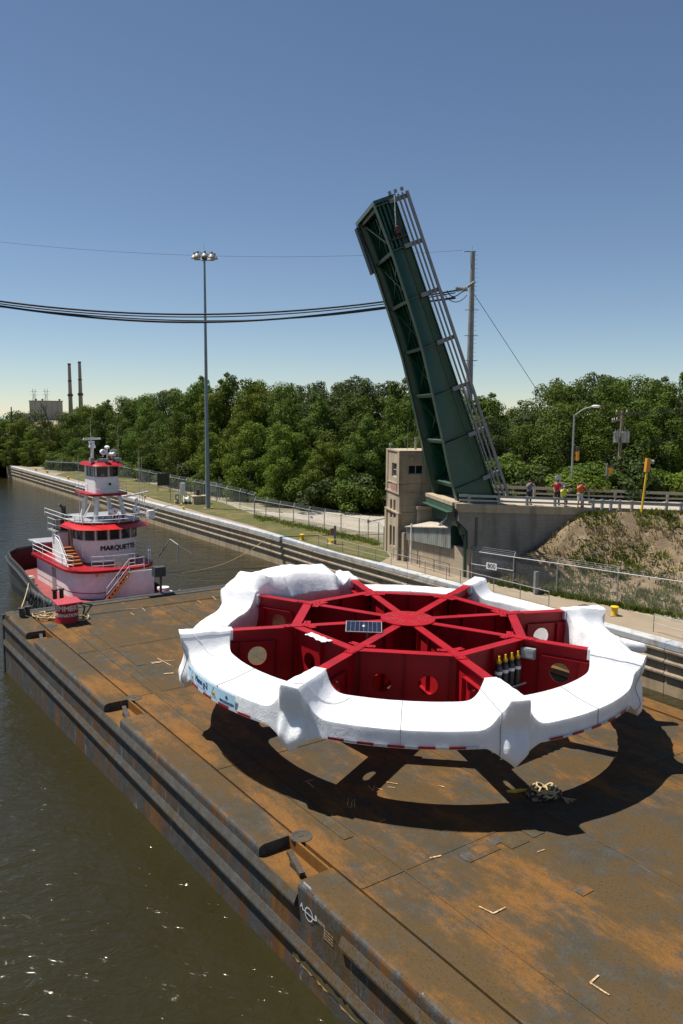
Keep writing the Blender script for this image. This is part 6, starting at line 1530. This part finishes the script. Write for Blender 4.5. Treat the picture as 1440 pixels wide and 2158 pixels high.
    for a_, b_ in (('aL', 'tL'), ('aR', 'tR')):
        p, q = Vector(J[a_]), Vector(J[b_]); m.path([p - UZ * .03 + Vector((0, .05, 0)), lerp(p, q, .5) - UZ * .03, q], [.05, .055, .045], 8)
    part('shoes', m, M_ink, o, smooth='all')
    return o
cl = lambda n, a, b=None: pm(n, a, b, 8, rough=.85)
person('person in blue grey shirt with dark bag, photographing from behind the railing', 1115, 1061, -.35, 1.52, 0.15, 'photo', cl('blue_grey_cloth', (.13, .17, .24), (.10, .13, .19)), cl('navy_cloth', (.03, .035, .06)), shorts=False)
person('person in red shirt and black trousers standing behind the railing', 1174, 1060, -.1, 1.6, -.25, 'stand', cl('red_cloth', (.50, .015, .03)), cl('black_cloth', (.015, .015, .018)))
person('person in bright yellow vest and grey cap perched on the railing', 1187, 1064, -.62, 1.52, .05, 'sit', cl('hi_vis_yellow_cloth', (.62, .75, .03), (.55, .68, .03)), cl('brown_cloth', (.10, .07, .06)), pm('grey_cap', (.2, .2, .2), None, 9), shorts=True)
person('person in orange vest and white shorts raising a camera', 1222, 1066, -1.03, 1.58, .1, 'photo', cl('hi_vis_orange_cloth', (.75, .11, .01), (.66, .09, .01)), cl('white_cloth', (.68, .66, .62), (.55, .53, .5)), pm('brown_hair', (.12, .06, .03), None, 12), shorts=True)

# ================================================================== FAR POWER STATION
pw_ = thing('power_station', 'pale grey boxy power station building far beyond the trees', 'power station', frame((atd(100, 880, 1200).x, 1200, 0), .35))
M_far = pm('weathered_cladding', (.36, .34, .30), (.28, .265, .235), .02, rough=.8); M_far2 = pm('chimney_concrete', (.27, .245, .22), (.21, .19, .17), .03, rough=.85)
zt2 = atd(100, 846, 1200).z
m = MB(); m.b3(-24, 22, -18, 18, 0, zt2); part('wall', m, M_far, pw_)
for q in range(6):
    m = MB(); m.b3(-24 + q * 7.7, -23.4 + q * 7.7, -18.3, -18.01, 2, zt2); part('cladding_rib', m, M_far2, pw_)
m = MB(); m.b3(-25, 23, -19, 19, zt2 + .01, zt2 + .9); part('roof_edge', m, M_far2, pw_)
m = MB(); m.b3(-45, -24.1, -12, 12, 0, zt2 * .42); part('annex', m, M_far, pw_)
for x_ in (-15, -6, 18):
    m = MB(); m.lathe([(1.2, 0), (1.2, 1.6), (2.0, 1.8), (1.4, 2.8), (0, 3)], (x_, 0, zt2 + .9), 10); part('roof_vent', m, M_dark, pw_)
for i, (px, yt_) in enumerate(((150, 766), (171.5, 762))):
    c_ = atd(px, 880, 1230); h_ = atd(px, yt_, 1230).z
    st_ = thing('chimney', ('shorter left hand brown power station chimney', 'taller right hand brown power station chimney')[i], 'chimney', frame((c_.x, 1230, 0)), None)
    m = MB(); m.lathe([(3.6, 0), (2.5, h_ * .75), (2.2, h_)], (0, 0, 0), 20); part('shaft', m, M_far2, st_, smooth=True)
    m = MB(); m.lathe([(2.2, -1), (2.9, -1), (2.9, 1.2), (2.2, 1.3)], (0, 0, h_ * .70), 20); part('gallery', m, M_dark, st_); m = MB(); m.lathe([(3.2, -1), (4.1, -1), (4.1, 2.5), (3.0, 2.6)], (0, 0, h_ * .45), 20); part('gallery', m, M_dark, st_)
    m = MB(); m.lathe([(1.8, 0), (2.4, 0), (2.4, 2.5), (1.8, 2.5)], (0, 0, h_ - 2.4), 20); part('rim', m, M_dark, st_)
for i, px in enumerate((74, 99.5)):
    c_ = atd(px, 880, 1500); z0_ = 0; h_ = atd(px, 820, 1500).z; m = MB()
    for sx in (-1, 1):
        for sy in (-1, 1): m.tube((sx * 6, sy * 6, 0), (sx * 1.5, sy * 1.5, h_ * .8), .3, n=4); m.tube((sx * 1.5, sy * 1.5, h_ * .8), (sx * 2.5, sy * .5, h_), .25, n=4)
    for q in range(6): z_ = h_ * .8 * q / 6; w_ = lerp(6, 1.5, q / 6); w2 = lerp(6, 1.5, (q + 1) / 6); m.tube((-w_, -w_, z_), (w2, -w2, z_ + h_ * .8 / 6), .2, n=4); m.tube((w_, -w_, z_), (-w2, -w2, z_ + h_ * .8 / 6), .2, n=4)
    for z_ in (.82, .92): m.tube((-7, 0, h_ * z_), (7, 0, h_ * z_), .3, n=4)
    solo('pylon', m, M_gal, ('left lattice pylon behind the power station', 'right lattice pylon behind the power station')[i], 'pylon', frame((c_.x, 1500, 0)))

# ================================================================== TREES
def leaf_cloud(m, lobes, n, size, r_, flat=.0):
    W_ = [l[1] ** 2 for l in lobes]; tot_ = sum(W_)
    for (c, r), w in zip(lobes, W_):
        for _ in range(max(3, int(n * w / tot_))):
            d = Vector((r_.gauss(0, 1), r_.gauss(0, 1), r_.gauss(.25, 1))).normalized()
            p = c + Vector((d.x * r, d.y * r, d.z * r * .8)) * (1.14 - .62 * r_.random() ** 1.25)
            nn = (d + Vector((r_.uniform(-1, 1), r_.uniform(-1, 1), r_.uniform(-.6, 1.0))) * .75).normalized()
            x = nn.orthogonal().normalized(); y = nn.cross(x); a_ = r_.uniform(0, 6.28); u = x * cos(a_) + y * sin(a_); v = nn.cross(u)
            s_ = size * r_.uniform(.6, 1.25)
            m.add([p - u * s_, p + v * s_ * .5 + nn * s_ * .12, p + u * s_, p - v * s_ * .5 + nn * s_ * .12], [(0, 1, 2, 3)])
def build_tree(seed, H, R, n, size, low=.12, nl=34):
    """returns crown and trunk geometry of one broadleaf tree"""
    r_ = random.Random(seed); lobes = []
    for i in range(nl):
        t = low + (1 - low) * ((i + .5) / nl); env = R * (sin(pi * min(1, (t * .82 + .16))) ** .6) * (1.0 if t > .3 else .85)
        a_ = i * 2.4 + r_.uniform(-.5, .5); rad = env * r_.uniform(.35, .85); lr = R * r_.uniform(.22, .40) * (1.1 - .35 * t)
        lobes.append((Vector((cos(a_) * rad, sin(a_) * rad, t * H - lr * .55)), lr))
    for _ in range(12):                                   # stray shoots that break the outline
        c, q = r_.choice(lobes); d = Vector((c.x, c.y, r_.uniform(.5, 3))).normalized(); lobes.append((c + d * q * 1.1, q * .35))
    m = MB(); m.fixn = False; leaf_cloud(m, lobes, n, size, r_)
    t_ = MB(); top = Vector((r_.uniform(-.4, .4), r_.uniform(-.4, .4), H * .62)); t_.path([Vector((0, 0, -.5)), Vector((.1, .05, H * .25)), top], [H * .024, H * .018, H * .008], 8)
    for c, q in lobes[6:nl:3]: b_ = lerp(Vector((0, 0, H * .15)), top, r_.uniform(.2, .9)); t_.path([b_, lerp(b_, c, .5) + UZ * .2, c], [H * .008, H * .005, H * .002], 5)
    return m, t_
KIND = []
for k, (H, R, n, size, mat, nm, lab, low) in enumerate((
        (12, 4.3, 17000, .145, M_leaf, 'broadleaf_tree', 'dense dark green broadleaf tree in the wood behind the canal fence', .10),
        (12, 4.6, 17000, .15, M_leaf, 'broadleaf_tree', 'rounded dark green broadleaf tree crowded in the wood', .06),
        (12, 4.0, 16000, .145, M_leafl, 'broadleaf_tree', 'lighter yellow green broadleaf tree at the wood edge', .05),
        (12, 3.9, 16000, .14, M_leafg, 'broadleaf_tree', 'grey green feathery tree rising over the wood', .10),
        (12, 3.6, 15000, .15, M_leaf, 'broadleaf_tree', 'tall narrow dark green tree standing in the wood', .05))):
    a_, b_ = build_tree(100 + k, H, R, n, size, low)
    KIND.append((a_.mesh('crown', mat), b_.mesh('trunk', M_bark, True), H, nm, lab))
def put_tree(k, p, h, rz, wx=1.0, lab=None, grp=None):
    cr, tk, H, nm, lb_ = KIND[k]; s_ = h / H; wv = s_ ** .6 * wx
    F = Matrix.Translation(p) @ Matrix.Rotation(rz, 4, 'Z') @ Matrix.Diagonal((wv, wv, s_, 1))
    t = thing(nm, lab or lb_, 'tree', F, grp or 'trees of the wood behind the canal')
    link(bpy.data.objects.new('crown', cr), t); link(bpy.data.objects.new('trunk', tk), t)
ADJ = ['dense dark green', 'rounded dark green', 'pale yellow green', 'grey green feathery', 'narrow dark green']
PLC = [(30, 'at the far left edge of the wood'), (120, 'below the power station'), (200, 'right of the power station chimneys'), (290, 'behind the tug antennas'), (370, 'behind the dark notice board'), (432, 'just left of the light mast'), (500, 'just right of the light mast'), (570, 'behind the gate corner of the fence'), (660, 'behind the small 800 sign'), (740, 'behind the pale gravel lot'), (820, 'just left of the control tower'), (900, 'above the control tower'), (3000, 'behind the raised bridge leaf')]
PLR = [(1040, 'behind the foot of the bridge leaf'), (1100, 'just right of the leaf railing'), (1165, 'behind the person in blue grey'), (1215, 'behind the street lamp'), (1280, 'between street lamp and utility pole'), (1340, 'behind the utility pole'), (1400, 'above the yellow signal post'), (3000, 'at the right edge of the picture')]
RNK = ['front rank', 'second rank', 'third rank', 'skyline']
def where(tab, x): return next(t for l, t in tab if x <= l)
def pw(tab, x):
    if x <= tab[0][0]: return tab[0][1]
    for a_, b_ in zip(tab, tab[1:]):
        if x <= b_[0]: return lerp(a_[1], b_[1], (x - a_[0]) / (b_[0] - a_[0]))
    return tab[-1][1]
YB = [(-120, 980), (60, 982), (150, 988), (250, 1000), (350, 1017), (450, 1040), (550, 1058), (650, 1068), (760, 1076), (830, 1078), (920, 1070)]
YT = [(-100, 890), (0, 888), (60, 880), (120, 885), (165, 862), (250, 838), (340, 826), (430, 800), (475, 794), (560, 806), (640, 814), (700, 792), (760, 784), (830, 800), (900, 812), (990, 818), (1060, 838), (1135, 846), (1160, 800), (1200, 784), (1270, 770), (1330, 786), (1440, 782), (1600, 780)]
r6 = random.Random(77)
for row, (dd, sk) in enumerate(((0, .74), (5.5, .90), (11, .99), (18, 1.0))):
    x = -110 + row * 17
    while x < 935:
        yb = pw(YB, x); g_ = at(x, yb, 2.2); D = g_.y
        dirv = Vector((g_.x, g_.y, 0)).normalized(); p = g_ + dirv * (dd + r6.uniform(-1.2, 1.2)); p.z = 2.1
        pxn = PW / 2 + p.x / p.y * FPX
        ht = (CAM.z + (876 - pw(YT, pxn)) / FPX * p.y - 2.1)
        h = ht * sk * r6.uniform(.93, 1.03)
        yel = 30 < x < 120
        k = r6.choice((0, 0, 1, 1, 2, 3, 4)) if row else r6.choice((0, 1, 2, 2, 1, 4))
        if yel: k = 2
        if 660 < pxn < 830 and row >= 2: k = 3
        if row == 0: h *= r6.uniform(.72, 1.0)
        put_tree(k, p, h, r6.uniform(0, 6.28), 1.0, ADJ[k] + ' ' + RNK[row] + ' tree ' + where(PLC, pxn))
        x += 4.1 * FPX / max(60, p.y) * r6.uniform(.8, 1.2)
for row, (dd, sk) in enumerate(((64, .80), (70, .95), (78, 1.0))):
    x = 930 + row * 14
    while x < 1560:
        p = atd(x, 900, dd + r6.uniform(-1.5, 1.5)); p.z = 4.4; pxn = x
        ht = CAM.z + (876 - pw(YT, pxn)) / FPX * p.y - p.z
        k = r6.choice((0, 0, 1, 1, 4, 3, 2)); put_tree(k, p, ht * sk * r6.uniform(.93, 1.03), r6.uniform(0, 6.28), 1.0, ADJ[k] + ' ' + ('roadside', 'second rank', 'skyline')[row] + ' tree ' + where(PLR, pxn), 'trees behind the road')
        x += 3.6 * FPX / dd * r6.uniform(.8, 1.2)
# bushes at the wood edge
bl = []
rb = random.Random(5)
BUSH = []
for k, mat in enumerate((M_leaf, M_leafl, M_leafg)):
    lobes = [(Vector((rb.uniform(-1.2, 1.2), rb.uniform(-1.0, 1.0), rb.uniform(.3, 1.9))), rb.uniform(.45, .8)) for _ in range(12)]
    m = MB(); m.fixn = False; leaf_cloud(m, lobes, 2600, .13, rb); BUSH.append(m.mesh('bush', mat))
def put_bush(k, p, s_, lab, grp):
    o = bpy.data.objects.new('bush', BUSH[k]); F = Matrix.Translation(p) @ Matrix.Rotation(rb.uniform(0, 6.28), 4, 'Z') @ Matrix.Diagonal((s_ * rb.uniform(.9, 1.3), s_ * rb.uniform(.9, 1.3), s_ * rb.uniform(.8, 1.2), 1))
    link(o, None, F); props(o, lab, 'bush', grp)
x = 120
while x < 860:
    yb = pw(YB, x) + rb.uniform(0, 5); p = at(x, yb, 2.2); k = rb.choice((0, 0, 1, 2)); put_bush(k, p, rb.uniform(.9, 1.6), ('dark green', 'yellow green', 'grey green')[k] + ' bush at the wood foot ' + where(PLC, x), 'bushes at the foot of the wood'); x += rb.uniform(16, 30)
x = 1050
while x < 1480:
    e_ = el(x, 1040, 6.6 + rb.uniform(0, 2.5)); p = BRM @ Vector((e_.x, e_.y, rzz(e_.x) - .4)); k = rb.choice((0, 1, 2, 0)); put_bush(k, p, rb.uniform(.7, 1.25), ('dark green', 'yellow green', 'grey green')[k] + ' bush at the far guardrail ' + where(PLR, x), 'bushes behind the far guardrail'); x += rb.uniform(16, 28)
# bare tree in front of the power station
def bare(m, a, d, L, r, depth, r_):
    b = a + d * L; m.tube(a, b, r, r * .7, 5, False)
    if depth:
        for _ in range(3): bare(m, lerp(a, b, r_.uniform(.6, 1)), (d + Vector((r_.uniform(-.7, .7), r_.uniform(-.7, .7), r_.uniform(-.1, .6)))).normalized(), L * r_.uniform(.6, .8), r * .6, depth - 1, r_)
m = MB(); p = at(108, 985, 2.2); bare(m, Vector((0, 0, 0)), UZ, 4.6, .2, 4, random.Random(9)); solo('bare_tree', m, M_bark, 'leafless grey tree in front of the power station', 'tree', frame(p))
m = MB(); m.tube((0, 0, 0), (0, 0, 11), .16, .12, 8); p = at(29, 978, 2.2); solo('timber_pole', m, M_bark, 'dark bare timber pole at the far left wood edge', 'pole', frame(p))
# distant wood on the horizon
m = MB(); m.fixn = False; rd = random.Random(8); lob = []
for q in range(150): x_ = rd.uniform(-900, 700); lob.append((Vector((x_, rd.uniform(560, 760), rd.uniform(2, 9))), rd.uniform(5, 8)))
leaf_cloud(m, lob, 26000, 1.3, rd); solo('distant_wood', m, M_leafg, kind='stuff')
# weeds on the bank, along the fence foot and on the quay
def weeds(name, pts, mat, size, per, hh):
    m = MB(); m.fixn = False; rr = random.Random(hash(name) % 1000 if False else len(name))
    for p in pts:
        for _ in range(per):
            a_ = rr.uniform(0, 6.28); d = Vector((cos(a_), sin(a_), 0)); o = p + d * rr.uniform(0, size); h = hh * rr.uniform(.4, 1.2); w = d.cross(UZ) * rr.uniform(.012, .04)
            tip = o + UZ * h + d * h * rr.uniform(.1, .9); m.add([o - w, o + w, lerp(o, tip, .6) + w * .8, tip, lerp(o, tip, .6) - w * .8], [(0, 1, 2, 3, 4)])
    return solo(name, m, mat, kind='stuff')
rw = random.Random(31); A_, B_, C_ = [], [], []
for _ in range(5200):
    i, j = rw.randrange(6, NU - 1), rw.randrange(1, NV - 1); p = BG[i][j] + Vector((rw.uniform(-.2, .2), rw.uniform(-.2, .2), -.03)); t = j / NV; u = i / NU
    v = nz(p.x * .5, p.y * .5, 5)
    gr = (t < .5 and u > .30) or (t > .66 and v > -.05)
    if gr and v > -.25 and rw.random() < .75: A_.append(p)
    elif v > .02 or rw.random() < .25: B_.append(p)
weeds('bank_weeds', A_, M_leafl, .22, 7, .30); weeds('dry_bank_grass', B_, M_dry, .22, 6, .26)
for i in range(14, NU):
    for _ in range(int(2.6 + 3.2 * nz(i * .13, 3.3))):
        p = Bs[i] + Vector((rw.uniform(-.25, .25), rw.uniform(-.5, .1), .02)); C_.append(p)
weeds('fence_foot_weeds', C_, M_leaf, .16, 9, .26)
D_ = []
for _ in range(900):
    t = rw.random(); a_ = lerp(Vector((537, 1088, 0)), Vector((800, 1146, 0)), t); p = at(a_.x, a_.y + rw.gauss(0, 3) + 3 * nz(t * 9, 1), WZ); D_.append(p)
weeds('fence_grass', D_, M_leafl, .25, 5, .17)
# stones on the bank
ST = []
for k in range(4):
    m = MB(); m.sphere((0, 0, 0), .16, 8, 5, (1.2, .9, .6)); rr = random.Random(k); m.v = [p * (1 + .25 * nz(p.x * 9 + k, p.y * 9, p.z * 9)) for p in m.v]; ST.append(m.mesh('stone', pm('bank_stone', (.30, .25, .19), (.22, .18, .14), 5, rough=.9)))
for q in range(110):
    i, j = rw.randrange(12, NU - 1), rw.randrange(1, int(NV * .6)); p = BG[i][j]; o = bpy.data.objects.new('stone', ST[q % 4]); s_ = rw.uniform(.25, .95)
    link(o, None, Matrix.Translation(p) @ Matrix.Rotation(rw.uniform(0, 6), 4, 'Z') @ Matrix.Scale(s_, 4)); props(o, 'pale loose stone lying on the earth bank', 'stone', 'loose stones on the earth bank')
